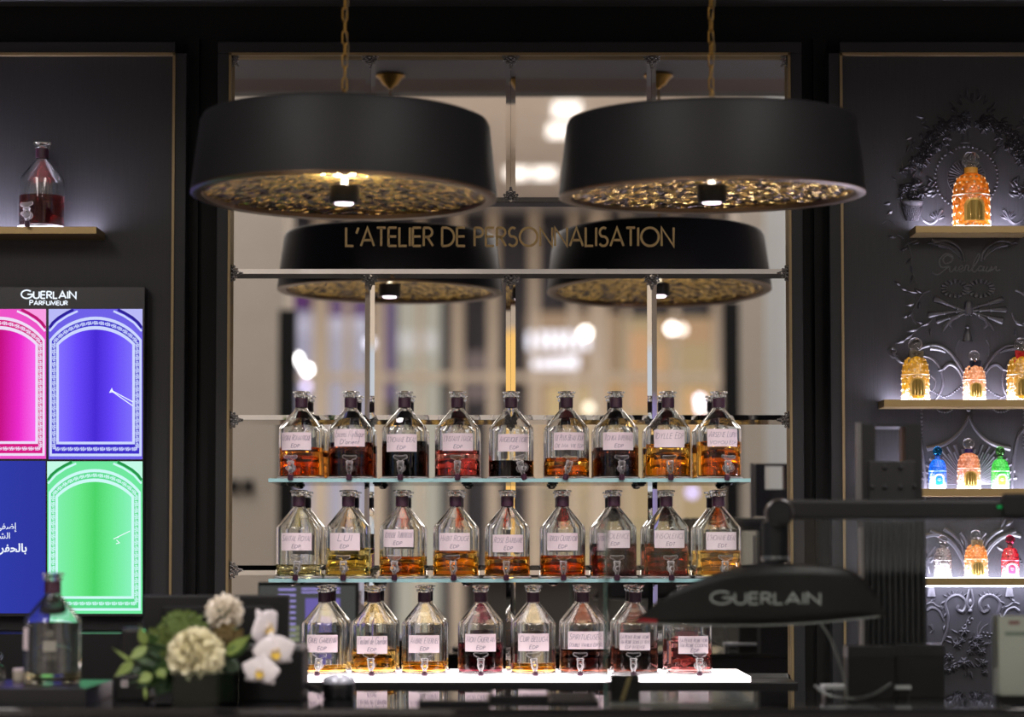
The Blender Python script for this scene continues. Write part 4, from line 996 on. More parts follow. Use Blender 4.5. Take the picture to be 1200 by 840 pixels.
# ------------------------------------------------------------------ brass shelves at the right with their lit bottles
RS = []
RS.append(brass_shelf(1073, 1207, 264.5, .085, 'short brass shelf highest on the relief panel with one amber bottle', led=32))
RS.append(brass_shelf(1036, 1246, 468, .085, 'brass shelf below the crossed torches with gold and peach bottles', th=.0165, led=30))
RS.append(brass_shelf(1036, 1246, 572.5, .085, 'brass shelf over the sun rays with blue, peach and green bottles', th=.0165, led=30))
RS.append(brass_shelf(1036, 1246, 677, .085, 'lowest brass shelf with clear, orange and red bottles, lit underneath', th=.0175, led=40, under=26))
M_ball = glass('ball_glass', (1, .99, .97), 1.47)
M_goldp = pbr('polished_gold', srgb(214, 174, 88), 0.25, .55, bmp=dict(scale=300, strength=.08))
M_bee = pbr('gold_bees', srgb(255, 214, 130), 0.25, .6, bmp=dict(scale=300, strength=.05))
def bow(root, z, r, col, w, nm='bow'):
    mt = pbr('ribbon_%d_%d_%d' % col, srgb(*col), .55, bmp=dict(scale=500, strength=.1))
    m = MB(); m.lathe([(r, -w * .25), (r * 1.12, -w * .2), (r * 1.12, w * .2), (r, w * .25)], 20, (0, 0, z))
    for s in (-1, 1):
        L = w * 1.5
        m.grid(lambda u, v: (s * (L * math.sin(u * PI) ** .7 * (.5 + .5 * u) + .001), -r - .003 - .006 * math.sin(PI * u) * (1 if u < .5 else .3), z + w * .55 * math.sin((u - .5) * 2 * PI * .5) * .7 + (v - .5) * w * (.35 + .65 * math.sin(PI * u))), 10, 3)
        m.grid(lambda u, v: (s * (.002 + u * L * .9) , -r * (1.05 + .5 * u) - .003, z - u * w * (1.9 if s > 0 else 1.3) + (v - .5) * w * .5), 6, 2)
    m.ball((0, -r - .004, z), w * .32)
    o = m.build(nm, mt, root, True, local=True); solid(o, .0006); return o
def bee_bottle(px, top, base, wpx, shelf, label, body, stop, neck, bows=None, dome=.42, bee=True, plaque='gold', group=None, glow=4.0, neckc=None, rim=(255, 226, 170)):
    y = -.046; c = P(px, base, y); sc = (c - CAM).dot(FW) / F; z0 = RS[shelf][1]
    r = wpx * sc / 2; H = (base - top) * sc; hb = H * (.70 if neck > 0 else .78)
    b = thing('scent_bottle', (c.x, y, z0), label, 'bottle', group)
    zb = hb * (1 - dome); prof = [(r * .94, .0012), (r, .004), (r, zb * .97), (r * 1.03, zb * .985), (r * 1.03, zb * 1.015), (r * .985, zb * 1.03)]
    rn = r * .30
    for k in range(1, 9):
        a = k / 8 * PI / 2; prof.append((rn + (r * .985 - rn) * math.cos(a) ** .85 if k < 8 else rn, zb * 1.03 + (hb - zb * 1.03) * math.sin(a)))
    nh = H * .075
    prof += [(rn, hb + nh * .3), (rn * 1.12, hb + nh * .4), (rn * 1.12, hb + nh * .62), (rn, hb + nh * .72), (rn, hb + nh), (0, hb + nh)]
    nm = 'lit_%s_%d' % ('glass', px * 7 + top)
    MB().lathe(prof, 36).build('body', lit_glass(nm, srgb(*body), pat=4.6 / r), b, 40, local=True)
    MB().lathe([(r * 1.03, zb * .985), (r * 1.055, zb), (r * 1.03, zb * 1.015)], 36).build('shoulder_band', pbr('band_%d' % px, srgb(*rim), .25, .4, bmp=dict(scale=300, strength=.05)), b, True, local=True)
    if bee:
        m = MB(); nz = 4
        for row in range(4):
            zz = zb * (.17 + .235 * row)
            for k in range(12):
                a = 2 * PI * (k + .5 * (row % 2)) / 12
                if plaque and abs(((a + PI / 2 + PI) % (2 * PI)) - PI) < .62 and row < 3: continue
                p = Vector((r * math.cos(a), r * math.sin(a), zz)); m.ball(p, r * .06, 6, 4)
                for s in (-1, 1): m.ball(p + Vector((-math.sin(a) * s * r * .085, math.cos(a) * s * r * .085, r * .06)), r * .042, 5, 3)
        for row in range(3):
            a1 = .2 + row * .36; rr = rn + (r * .985 - rn) * math.cos(a1) ** .85; zz = zb * 1.03 + (hb - zb * 1.03) * math.sin(a1)
            for k in range(14): a = 2 * PI * (k + .5 * (row % 2)) / 14; m.ball((rr * math.cos(a), rr * math.sin(a), zz), r * .065, 6, 4)
        for k in range(26): a = 2 * PI * k / 26; m.ball((r * math.cos(a), r * math.sin(a), zb * .05), r * .07, 5, 3)
        o = m.build('bee_relief', pbr('bees_%d_%d_%d' % rim, srgb(*rim), .25, .5, bmp=dict(scale=300, strength=.05)), b, True, local=True); o['kind'] = 'stuff'
    def plq(sw, z1, z2, rr, name, mat, par=b):
        m = MB(); n = 10
        def fn(u, v):
            a = (u - .5) * 2 * sw; zt_ = z1 + (z2 - z1) * (.72 + .28 * math.sqrt(max(0, 1 - (2 * u - 1) ** 2)))
            return (rr * math.sin(a), -rr * math.cos(a), z1 + (zt_ - z1) * v)
        m.grid(fn, n, 3); return m.build(name, mat, par, True, local=True)
    if plaque == 'gold':
        k = plq(.58, zb * .16, zb * .86, r * 1.02, 'plaque', M_goldp); plq(.42, zb * .20, zb * .80, r * 1.03, 'window', pbr('antique_gold', srgb(140, 116, 50), .25, .5, bmp=dict(scale=300, strength=.1)), k)
        m = MB()
        for a in (-.21, 0, .21): m.tube([(r * 1.04 * math.sin(a), -r * 1.04 * math.cos(a), zb * .20), (r * 1.04 * math.sin(a), -r * 1.04 * math.cos(a), zb * .78)], r * .025, 5)
        m.build('window_bar', M_goldp, k, True, local=True)
    elif plaque:
        k = plq(.60, zb * .14, zb * .84, r * 1.02, 'plaque', pbr('plaque_white', (.9, .9, .92), .4, bmp=dict(scale=300, strength=.04))); plq(.44, zb * .22, zb * .74, r * 1.03, 'plaque_centre', pbr('plq_%d' % px, srgb(*plaque), .4, bmp=dict(scale=300, strength=.04)), k)
        m = MB()
        for i, ww in enumerate((.16, .24, .12)):
            m.grid(lambda u, v: (r * 1.04 * math.sin((u - .5) * 2 * ww), -r * 1.04 * math.cos((u - .5) * 2 * ww), zb * (.56 - .07 * i + .02 * v)), 4, 1)
        m.build('print_line', MATS['plaque_white'], k, local=True)
    rs = (H - hb - nh) / 2
    if neckc: MB().lathe([(rn * 1.05, hb + nh * .1), (rn * 1.22, hb + nh * .15), (rn * 1.22, hb + nh * 1.1), (rn * 1.05, hb + nh * 1.15)], 20).build('neck_band', pbr('neck_%d_%d' % (px, top), srgb(*neckc), .4, bmp=dict(scale=300, strength=.06)), b, 40, local=True)
    if stop == 'clear': sm = M_ball
    else: sm = glass('stop_%d_%d_%d' % stop, tuple(q ** .5 for q in srgb(*stop)), 1.45)
    MB().lathe([(0, hb + nh), (rn * .8, hb + nh), (rn * .7, hb + nh + rs * .12)] + [(rs * math.sin(a), hb + nh + rs - rs * math.cos(a)) for a in [PI * (.16 + .84 * k / 12) for k in range(12)]] + [(0, hb + nh + 2 * rs)], 24).build('ball_stopper', sm, b, 50, local=True)
    if bows: bow(b, hb + nh * .35, rn * 1.15, bows, r * .42)
    MB().lathe([(0, 0), (r * .93, 0), (r * .93, .0011), (0, .0011)], 24).build('light_pad', emit('pad_%d' % int(glow * 10), (1, .97, .98), glow * .55), b, local=True)
    return b
bee_bottle(1138.5, 173, 263.5, 43, 0, 'large amber bottle with gold bees alone on the highest shelf', (236, 150, 26), 'clear', 1, None, .40, glow=9, neckc=(232, 180, 70))
bee_bottle(1073, 393, 467, 32, 1, 'gold bottle with a grey bow at the left end of its shelf', (230, 186, 60), 'clear', 1, (112, 102, 84), .42, glow=8)
bee_bottle(1142, 408, 467, 26, 1, 'small peach bottle with a navy bow between two gold bottles', (246, 190, 140), 'clear', 1, (24, 26, 52), .42, glow=7, rim=(255, 224, 190))
bee_bottle(1197, 393, 467, 33, 1, 'gold bottle with a red bow cut by the edge of the picture', (230, 186, 60), 'clear', 1, (196, 24, 30), .42, glow=8)
bee_bottle(1099, 522, 572, 20.5, 2, 'small blue bottle left of the peach one over the sun rays', (6, 150, 232), (40, 150, 200), 1, None, .40, False, (20, 130, 210), glow=8, rim=(150, 220, 250))
bee_bottle(1135.5, 512, 572, 26.5, 2, 'peach bottle with a violet neck band in front of the sun rays', (246, 178, 132), 'clear', 1, None, .42, glow=7, neckc=(38, 24, 92), rim=(255, 220, 180))
bee_bottle(1172.5, 522, 572, 21, 2, 'small green bottle right of the peach one over the sun rays', (96, 216, 104), (110, 190, 90), 1, None, .40, False, (150, 216, 60), glow=8, rim=(190, 250, 180))
bee_bottle(1105, 626, 676, 20.5, 3, 'small clear grey bottle on the lowest brass shelf', (150, 138, 132), (210, 205, 200), 1, None, .42, False, (190, 180, 182), glow=7, rim=(240, 236, 236))
bee_bottle(1144, 620, 676, 26.5, 3, 'orange gold bottle with a pale bow on the lowest brass shelf', (250, 172, 70), 'clear', 1, (150, 132, 96), .44, glow=8)
bee_bottle(1184, 626, 676, 20.5, 3, 'small crimson bottle on the lowest brass shelf', (206, 24, 62), (210, 40, 70), 1, None, .42, False, (214, 60, 98), glow=8, rim=(250, 150, 180))
# ------------------------------------------------------------------ front counter
ZC = 1.0335
cnt = thing('front_counter', (0, -1.1, 0), 'black counter with a mirror-gloss top across the bottom of the picture', 'counter')
MB().box(-2.6, 2.6, -1.35, -.85, ZC - .012, ZC, .0015).build('countertop', M_gloss, cnt)
MB().box(-2.6, 2.6, -1.345, -.87, 0, ZC - .012).build('front_panel', pbr('counter_brown_black', (.010, .009, .009), .6, spec=.2, bmp=dict(scale=60, strength=.1)), cnt)
def px_box(m, px0, px1, py0, py1, y, depth, bev=0.0):
    x0, x1, yf, yb, z0, z1 = rect_y(px0, px1, py0, py1, y, y + depth); z0 = max(z0, ZC) if z1 > ZC else z0; return m.box(x0, x1, yf, yb, z0, z1, bev)
def zpx(py, y): return P(603, py, y).z
# plinth with the untapped bottle
zpl = zpx(806, -1.28)
pl = MB().box(P(-160, 806, -1.28).x, P(101, 806, -1.28).x, -1.28, -1.01, ZC, zpl, .0012).build('display_plinth', pbr('plinth_black', (.010, .010, .011), .28, spec=.4, bmp=dict(scale=40, strength=.05)))
tag(pl, 'low black plinth on the counter under the clear bottle', 'plinth')
c = P(61, 790, -1.15)
tb = thing('display_bottle', (c.x, -1.15, zpl), 'clear stoppered bottle without tap, a little pale liquid, on the black plinth', 'bottle')
for nm, me in (('bottle_glass', wet_body(.0215)), ('stopper', B_stop), ('neck_band', B_band)): place(nm, me, tb)
liquid_obj(tb, .0215, (.80, .74, .40))
M_enam = pbr('white_enamel', srgb(140, 136, 126), .5, bmp=dict(scale=300, strength=.03))
def on_body(m, quads, z0, ph0=0.0, r=.0514):
    return letters(m, quads, lambda x, z: (r * math.sin(x / r + ph0), -r * math.cos(x / r + ph0), z0 + z))
m = MB(); m.grid(lambda u, v: (.0514 * math.sin((u - .5) * .46 + .10), -.0514 * math.cos((u - .5) * .46 + .10), .060 + .019 * v), 8, 1); m.build('writing_patch', M_enam, tb, True, local=True)
m = MB()
for pl_ in ([(-.006, .086), (.006, .086), (.006, .096), (-.006, .096), (-.006, .086)], [(-.004, .094), (0, .088), (.004, .094), (-.004, .094)], [(-.011, .056), (.011, .056)], [(-.009, .046), (.009, .046), (.010, .050), (.006, .052), (-.006, .052), (-.010, .050), (-.009, .046)], [(-.005, .049), (.005, .049)]):
    on_body(m, ribbon(pl_, .0010), 0, .10)
m.build('printed_mark', M_enam, tb, True, recalc=False, local=True)
m = MB(); m.grid(lambda u, v: (.0514 * math.sin(-1.35 + u * .55), -.0514 * math.cos(-1.35 + u * .55), .062 + .040 * v), 8, 1); m.build('side_label', M_paper, tb, True, local=True)
c = P(-5, 792, -1.06)
fl = thing('crystal_flacon', (c.x, -1.06, zpl), 'small cut crystal flacon at the left edge, behind the plinth bottle', 'bottle')
MB().lathe(mm([(0, 0), (17, 0), (18, 3), (18, 20), (14, 27), (6, 30), (6, 35), (0, 35)]), 10).build('flacon_glass', M_glass, fl, local=True)
MB().lathe(mm([(0, 35), (5, 35), (11, 42), (11, 47), (5, 54), (0, 55)]), 8).build('cut_stopper', M_glass, fl, local=True)
c = P(24, 790, -1.05)
jr = thing('cream_jar', (c.x, -1.05, zpl), 'small ivory jar left of the plinth bottle', 'jar')
MB().lathe(mm([(0, 0), (13, 0), (14, 2), (14, 15), (12, 16.5), (0, 16.5)]), 24).build('jar_body', pbr('ivory_jar', srgb(190, 180, 165), .4, bmp=dict(scale=100, strength=.03)), jr, 40, local=True)
MB().lathe(mm([(0, 16.7), (14.5, 16.7), (14.5, 22), (13, 23.5), (0, 23.5)]), 24).build('jar_lid', pbr('jar_lid_white', srgb(220, 205, 205), .25, bmp=dict(scale=100, strength=.03)), jr, 40, local=True)
# payment terminal half hidden by the flowers
pt = thing('payment_terminal', (P(152, 800, -1.12).x, -1.1, ZC), 'black payment terminal behind the lily leaves with a small white icon', 'terminal')
m = MB(); px_box(m, 133, 174, 790, 829, -1.14, .09, .006); m.build('base', M_black, pt)
m = MB(); px_box(m, 141, 172, 735, 788, -1.10, .035, .008); m.build('head', M_black, pt)
m = MB(); px_box(m, 142, 150, 797, 805, -1.1415, .002); k = m.build('icon_plate', pbr('icon_white', srgb(200, 196, 196), .5, bmp=dict(scale=50, strength=.02)), pt)
m = MB(); px_box(m, 144.5, 147.5, 799.5, 802.5, -1.143, .002); m.build('icon_mark', pbr('icon_red', srgb(120, 60, 66), .5, bmp=dict(scale=50, strength=.02)), k)
m = MB(); px_box(m, 166.5, 169.5, 737.5, 741, -1.103, .003); m.build('status_light', emit('led_green', (.05, .9, .35), 1.0), pt)
# monitor turned to the staff side
mo = thing('monitor', (P(252, 800, -1.0).x, -.98, ZC), 'black monitor seen from behind, its lit screen turned to the mirror', 'monitor')
m = MB(); px_box(m, 167, 338.5, 697, 806, -1.0, .022, .004); m.build('housing', pbr('monitor_plastic', (.008, .008, .0085), .35, spec=.3, bmp=dict(scale=300, strength=.05)), mo)
a = P(190, 712, -1.0); b = P(320, 795, -1.0)
MB().box(a.x, b.x, -1.012, -.999, b.z, P(603, 708, -1.0).z - .002, .006).build('back_cover', M_matt, mo)
MB().box(-.06 + (a.x + b.x) / 2, .06 + (a.x + b.x) / 2, -1.03, -.9, ZC, ZC + .012, .003).box((a.x + b.x) / 2 - .02, (a.x + b.x) / 2 + .02, -.998, -.985, ZC + .01, b.z + .03).build('stand', M_black, mo)
a = P(172, 703, -.977); b = P(334, 800, -.977)
sc_ = MB().box(a.x, b.x, -.9779, -.977, b.z, a.z).build('screen', emit('app_ground', srgb(74, 76, 74), 1.0), mo)
def app(u0, u1, v0, v1, col, nm='app_panel'):
    x0 = b.x + (a.x - b.x) * u0; x1 = b.x + (a.x - b.x) * u1
    MB().box(min(x0, x1), max(x0, x1), -.977, -.9764, a.z + (b.z - a.z) * v1, a.z + (b.z - a.z) * v0).build(nm, emit('app_%d_%d_%d' % col, srgb(*col), 1.0), sc_)
app(.16, .52, .22, .66, (112, 100, 176))
for k in range(9): app(.62, .80, .05 + .10 * k, .085 + .10 * k, (160, 150, 226), 'app_row')
for k in range(5): app(.16, .56, .04 + .06 * k - (.0 if k < 2 else 0), .07 + .06 * k, (160, 150, 226), 'app_row') if k < 2 else None
for i in range(4):
    for j in range(3): app(.18 + .2 * i, .34 + .2 * i, .70 + .1 * j, .78 + .1 * j, (128, 134, 108), 'app_button')
# printer box beside it
pr_ = thing('receipt_printer', (P(318, 800, -1.14).x, -1.1, ZC), 'black receipt printer with a grey lid edge right of the orchids', 'printer')
m = MB(); px_box(m, 282, 354.5, 762, 829, -1.16, .13, .004); m.build('housing', M_matt, pr_)
m = MB(); px_box(m, 283, 353, 756.5, 763, -1.155, .12, .003); m.build('lid', pbr('printer_grey', (.10, .10, .105), .35, bmp=dict(scale=200, strength=.05)), pr_)
# card reader with coiled cord
c = P(397, 812, -1.08)
cr = thing('card_reader', (c.x, -1.08, ZC), 'small black card reader with a shining domed top and coiled cord', 'card reader')
MB().lathe(mm([(0, 0), (26, 0), (29, 3), (29, 26), (27, 30), (0, 30)]), 32, sx=1, sy=.8).build('reader_body', M_black, cr, 40, local=True)
MB().lathe(mm([(30, 28), (31, 32), (28, 39), (18, 44), (0, 46)]), 32, sx=1, sy=.8).build('dome', pbr('reader_dome', (.62, .64, .74), .16, .3, bmp=dict(scale=60, strength=.03)), cr, True, local=True)
m = MB(); n = 150
m.tube([(-.030 - .040 * k / n + .0, -.018 + .0048 * math.cos(k * .52), .012 + .020 * (k / n) + .0048 * math.sin(k * .52)) for k in range(n)], .0014, 5); m.build('coiled_cord', M_black, cr, True, local=True)
# slabs and pads on the counter
for nm, px0, px1, y0, y1, h, lab in (('tablet', 490, 574, -1.27, -1.06, .008, 'flat black tablet on the counter below the third bottle'), ('tablet', 573, 645, -1.16, -.98, .010, 'flat black tablet with a glossy face below the wine red bottle'), ('leather_pad', 643, 702, -1.24, -1.0, .006, 'flat dark pad on the counter left of the glass case')):
    x0, x1 = P(px0, 815, y0).x, P(px1, 815, y0).x
    t = thing(nm, ((x0 + x1) / 2, (y0 + y1) / 2, ZC), lab, nm.replace('_', ' '))
    MB().box(x0, x1, y0, y1, ZC, ZC + h, .002).build('body', M_black, t)
    MB().box(x0 + .006, x1 - .006, y0 + .006, y1 - .006, ZC + h - .0003, ZC + h + .0004).build('screen' if nm == 'tablet' else 'cover', M_gloss if nm == 'tablet' else M_matt, t)

# ------------------------------------------------------------------ flowers
def pcol(name, c1, c2, rough=.6, sss=.0):
    return pbr(name, c1, rough, bmp=dict(scale=70, strength=.15), var=.18)
M_cream = pcol('petal_cream', srgb(238, 230, 196), 0); M_white = pcol('petal_white', srgb(228, 220, 222), 0); M_yel = pbr('throat_yellow', srgb(216, 180, 60), .6, bmp=dict(scale=200, strength=.2))
M_lf = pcol('leaf_dark', srgb(44, 66, 40), 0, .4); M_lf2 = pcol('leaf_mid', srgb(64, 92, 48), 0, .45); M_bud = pcol('bud_lime', srgb(122, 142, 72), 0, .45); M_moss = pcol('moss_green', srgb(116, 136, 76), 0)
M_stem = pcol('stem_green', srgb(110, 130, 70), 0, .5)
def petal(m, base, d, nrm, L, Wd, curl=.2, cup=.15, fr=0.0, shape=.8, nu=5, nv=4, tip=.9):
    d = Vector(d).normalized(); nrm = Vector(nrm); nrm = (nrm - d * nrm.dot(d)).normalized(); w_ = d.cross(nrm)
    ph = random.random() * 6
    def fn(u, v):
        s = math.sin(PI * min(1.0, u ** shape * tip + .04)); q = (2 * v - 1)
        rf = fr * L * u * math.sin(v * 19 + ph) * .5
        return Vector(base) + d * (u * L * (1 - .12 * q * q) + (fr * L * .5 * math.sin(v * 31 + ph) if u > .9 else 0)) + w_ * (q * .5 * Wd * s) + nrm * (curl * L * u * u + cup * Wd * q * q * s + rf)
    return m.grid(fn, nu, nv)
va = thing('glass_vase', (P(240, 800, -1.24).x, -1.23, ZC), 'square clear glass vase on the counter holding the white and green flowers', 'vase')
x0, x1 = P(202, 800, -1.285).x, P(278, 800, -1.285).x; zv = zpx(786, -1.285); t = .004
m = MB()
for (a0, a1, b0, b1) in ((x0, x1, -1.285, -1.281), (x0, x1, -1.179, -1.175), (x0, x0 + t, -1.281, -1.179), (x1 - t, x1, -1.281, -1.179)): m.box(a0, a1, b0, b1, ZC, zv)
m.box(x0 + t, x1 - t, -1.281, -1.179, ZC, ZC + .008).build('vase_glass', pane('vase_glass', (.9, .95, .92)), va)
MB().box(x0 + t + .001, x1 - t - .001, -1.280, -1.180, ZC + .0085, zv - .006).build('wrapped_leaf', pbr('wrapped_leaf_dark', (.006, .010, .005), .6, spec=.1, bmp=dict(scale=30, strength=.4, stretch=(1, 1, .2))), va)
def carnation(px, py, y, rpx, label, n=120, sq=1.0, mat=None):
    c = P(px, py, y); Rr = rpx * (c - CAM).dot(FW) / F
    f = thing('carnation', c, label, 'flower', None); m = MB()
    for k in range(n):
        zz = 1 - 1.75 * (k + .5) / n; a = k * 2.39996; rr = math.sqrt(max(0, 1 - zz * zz))
        d = Vector((rr * math.cos(a), -zz, rr * math.sin(a) * sq)).normalized()
        tgt = Vector((random.uniform(-1, 1), random.uniform(-1, 1), random.uniform(-1, 1)))
        petal(m, c + d * Rr * .5, d + tgt * .45, tgt.cross(d) + d * .001, Rr * random.uniform(.38, .5), Rr * .30, .3, .25, .22, .75, 4, 4, .62)
    o = m.build('petals', mat or M_cream, f, True, recalc=False); o['kind'] = 'stuff'
    b = c + Vector((0, Rr * .2, -Rr * .1))
    MB().ball(b, Rr * .55, 10, 6).build('calyx', M_lf2, f, True)
    return f
carnation(230, 768, -1.25, 35, 'large round cream carnation at the front of the vase', 420)
carnation(263, 718, -1.17, 24, 'smaller cream carnation standing at the top of the bouquet', 150, .75, pcol('petal_ivory', srgb(236, 226, 210), 0))
def moss(px, py, y, rx, ry, label, n, mat, nm='hydrangea'):
    c = P(px, py, y); k = (c - CAM).dot(FW) / F; f = thing(nm, c, label, 'flower'); m = MB()
    for i in range(n):
        a = random.uniform(0, 2 * PI); q = random.random() ** .5; h = math.sqrt(max(0, 1 - q * q))
        p = c + Vector((rx * k * q * math.cos(a), -rx * k * .7 * h, ry * k * q * math.sin(a)))
        for j in range(4):
            b_ = j * PI / 2 + i; petal(m, p, (math.cos(b_), -.5, math.sin(b_)), (0, -1, 0), .0065, .006, .2, .1, nu=2, nv=2)
    o = m.build('florets', mat, f, True, recalc=False); o['kind'] = 'stuff'
    MB().ball(c + Vector((0, .01, 0)), rx * k * .72, 10, 6, sz=ry / rx).build('inner_head', M_lf2, f, True); return f
moss(216, 733, -1.19, 26, 17, 'bright green flower head above the large carnation', 150, M_moss)
moss(190, 757, -1.20, 20, 26, 'loose olive green flower head left of the large carnation', 120, pcol('moss_olive', srgb(108, 124, 66), 0))
moss(268, 742, -1.19, 17, 12, 'brownish green flower head between the carnations and orchids', 70, pcol('moss_brown', srgb(122, 104, 66), 0))
def orchid(px, py, y, rpx, yaw, roll, label):
    c = P(px, py, y); Rr = rpx * (c - CAM).dot(FW) / F
    f = thing('orchid', c, label, 'flower', 'white orchids on the right of the bouquet'); rot = Matrix.Rotation(yaw, 3, 'Z') @ Matrix.Rotation(roll, 3, 'Y')
    def ptl(nm, ang, L, Wd, back, mat=M_white, off=0.0):
        d = rot @ Vector((math.cos(math.radians(ang)), back, math.sin(math.radians(ang)))); m = MB()
        petal(m, c + rot @ Vector((0, off, 0)), d, rot @ Vector((0, -1, 0)), L, Wd, -.12, -.06, .015, .62, 8, 8, .86)
        o = m.build(nm, mat, f, True, recalc=False); solid(o, .0004); return o
    for ang in (90, 215, 325): ptl('sepal', ang, Rr * 1.0, Rr * .80, .06, off=.002)
    for ang in (12, 168): ptl('petal', ang, Rr * 1.05, Rr * 1.35, -.05)
    ptl('lip', 270, Rr * .42, Rr * .5, -.75, M_yel, -.002)
    for ang in (40, 140): ptl('lip_wing', ang, Rr * .28, Rr * .26, -1.2, M_yel, -.002)
    m = MB(); m.tube([c + rot @ Vector((0, 0, .004)), c + rot @ Vector((0, -Rr * .18, .002))], .0032, 8); m.build('column', M_white, f, True)
orchid(313, 736, -1.20, 26, 1.0, -.5, 'white orchid bloom turned aside, topmost of the three')
orchid(322, 764, -1.23, 25, .35, -.15, 'white orchid bloom with a yellow throat, the middle one of three')
orchid(305, 787, -1.25, 22, -.1, .15, 'white orchid bloom with a yellow throat, hanging lowest of three')
def spray(nm, label, items, cat='foliage'):
    f = thing(nm, items[0][0], label, cat)
    for a, b, Wd, mat in items:
        m = MB(); d = b - a; petal(m, a, d, Vector((random.uniform(-.4, .4), -1, random.uniform(-.2, .6))), d.length, Wd, random.uniform(-.15, .1), .12, 0, .85, 7, 4, .97)
        o = m.build('leaf', mat, f, True, recalc=False); solid(o, .0005)
    return f
def L_(x0, y0, x1, y1, w_, mat, ya=-1.21, yb=-1.24): return (P(x0, y0, ya), P(x1, y1, yb), w_, mat)
spray('lily_foliage', 'dark glossy leaves hanging left from the vase', [L_(200, 782, 138, 790, .030, M_lf), L_(198, 775, 146, 770, .028, M_lf2), L_(203, 790, 156, 806, .030, M_lf), L_(205, 772, 165, 750, .026, M_lf), L_(200, 795, 176, 814, .024, M_lf), L_(196, 768, 152, 760, .02, M_lf),
      L_(200, 786, 148, 798, .028, M_lf), L_(206, 778, 160, 782, .026, M_lf), L_(204, 794, 182, 818, .026, M_lf), L_(200, 770, 172, 762, .024, M_lf), L_(206, 798, 190, 812, .026, M_lf), L_(204, 800, 165, 800, .026, M_lf2), L_(190, 762, 168, 738, .02, M_lf2), L_(210, 775, 176, 790, .028, M_lf2)])
spray('lily_buds', 'lime green buds and leaf tips at the left end of the bouquet', [L_(170, 756, 163, 731, .017, M_bud, -1.24, -1.25), L_(158, 778, 130, 758, .007, M_bud, -1.24, -1.25), L_(156, 776, 133, 794, .018, M_bud, -1.25, -1.26), L_(172, 758, 148, 774, .018, M_bud, -1.25, -1.26), L_(186, 742, 193, 727, .016, M_lf2, -1.2, -1.21), L_(178, 790, 160, 800, .02, M_bud, -1.25, -1.26), L_(170, 805, 171, 822, .007, M_bud, -1.25, -1.25), L_(186, 784, 194, 796, .02, M_bud, -1.25, -1.26)])
spray('tulip_leaves', 'folded lime green leaves between the carnation and the orchids', [L_(262, 768, 300, 742, .022, M_bud, -1.24, -1.26), L_(266, 766, 288, 758, .018, M_lf2, -1.24, -1.26), L_(270, 770, 296, 752, .016, M_lf2, -1.23, -1.25), L_(262, 775, 285, 790, .03, M_lf, -1.2, -1.21), L_(255, 785, 278, 800, .03, M_lf, -1.19, -1.2)])

# ------------------------------------------------------------------ the glass case at the right with its things
M_case = pane('case_glass', (.955, .975, .968), 1.5)
gx0, gx1 = P(710, 800, -1.285).x, P(1300, 800, -1.285).x; zt_c = zpx(608, -1.285)
gc = thing('glass_case', ((gx0 + gx1) / 2, -1.1, ZC), 'clear glass case with a dark top rail on the right of the counter', 'case')
MB().box(gx0, gx1, -1.287, -1.281, ZC, zt_c).build('front_pane', M_case, gc)
MB().box(gx0, gx0 + .006, -1.281, -.90, ZC, zt_c).build('side_pane', M_case, gc)
m = MB(); m.box(gx0 - .0012, gx0, -1.2872, -1.280, ZC, zt_c).build('glass_edge', pbr('edge_green', srgb(92, 128, 118), .15, bmp=dict(scale=80, strength=.03)), gc)
MB().box(gx0 + .008, P(882, 815, -1.2).x, -1.27, -.92, ZC, ZC + .004, .001).build('base_plate', pbr('plate_glass', (.22, .24, .24), .12, spec=.7, bmp=dict(scale=5, strength=.01)), gc)  # pale grey paints the light panel's reflection onto the plate
xa, xb_ = P(915, 596, -1.12).x, P(1300, 596, -1.12).x; zr = zpx(597, -1.12); rr = 11.5 * 4.3 / F
m = MB(); m.box(xa, xb_, -1.14, -1.10, zr - rr, zr + rr, .006).box(xa, xb_, -1.10, -1.05, zr - rr * .5, zr + rr * .6, .003)
m.build('top_rail', M_black, gc)['label'] = 'dark top rail'
hd = MB().lathe([(0, -.026), (.020, -.026), (.0235, -.022), (.0235, .022), (.020, .026), (0, .026)], 32, (P(912, 600, -1.13).x, -1.13, zpx(601, -1.13)), 'y').build('rail_end', M_black, gc, 40); hd['label'] = 'round rail end'
MB().lathe([(.0236, -.0265), (.0255, -.026), (.0255, -.022), (.0236, -.022)], 32, (P(912, 600, -1.13).x, -1.13, zpx(601, -1.13)), 'y').build('rim_ring', pbr('smoky_chrome', (.25, .24, .24), .2, 1, bmp=dict(scale=100, strength=.03)), hd, True)
xs = P(909, 640, -1.13).x; z0s, z1s = zpx(652, -1.13), zpx(612, -1.13)
MB().lathe([(0, z0s), (.024, z0s), (.024, z1s), (.018, z1s + .004), (0, z1s + .004)], 28, (xs, -1.12, 0)).build('spot_head', M_black, gc, 40)
MB().lathe([(0, z0s - .0085), (.024, z0s - .0085), (.0255, z0s - .006), (.0255, z0s), (0, z0s)], 28, (xs, -1.12, 0)).build('silver_ring', pbr('satin_silver', (.55, .56, .56), .3, 1, bmp=dict(scale=100, strength=.04)), gc, 40)
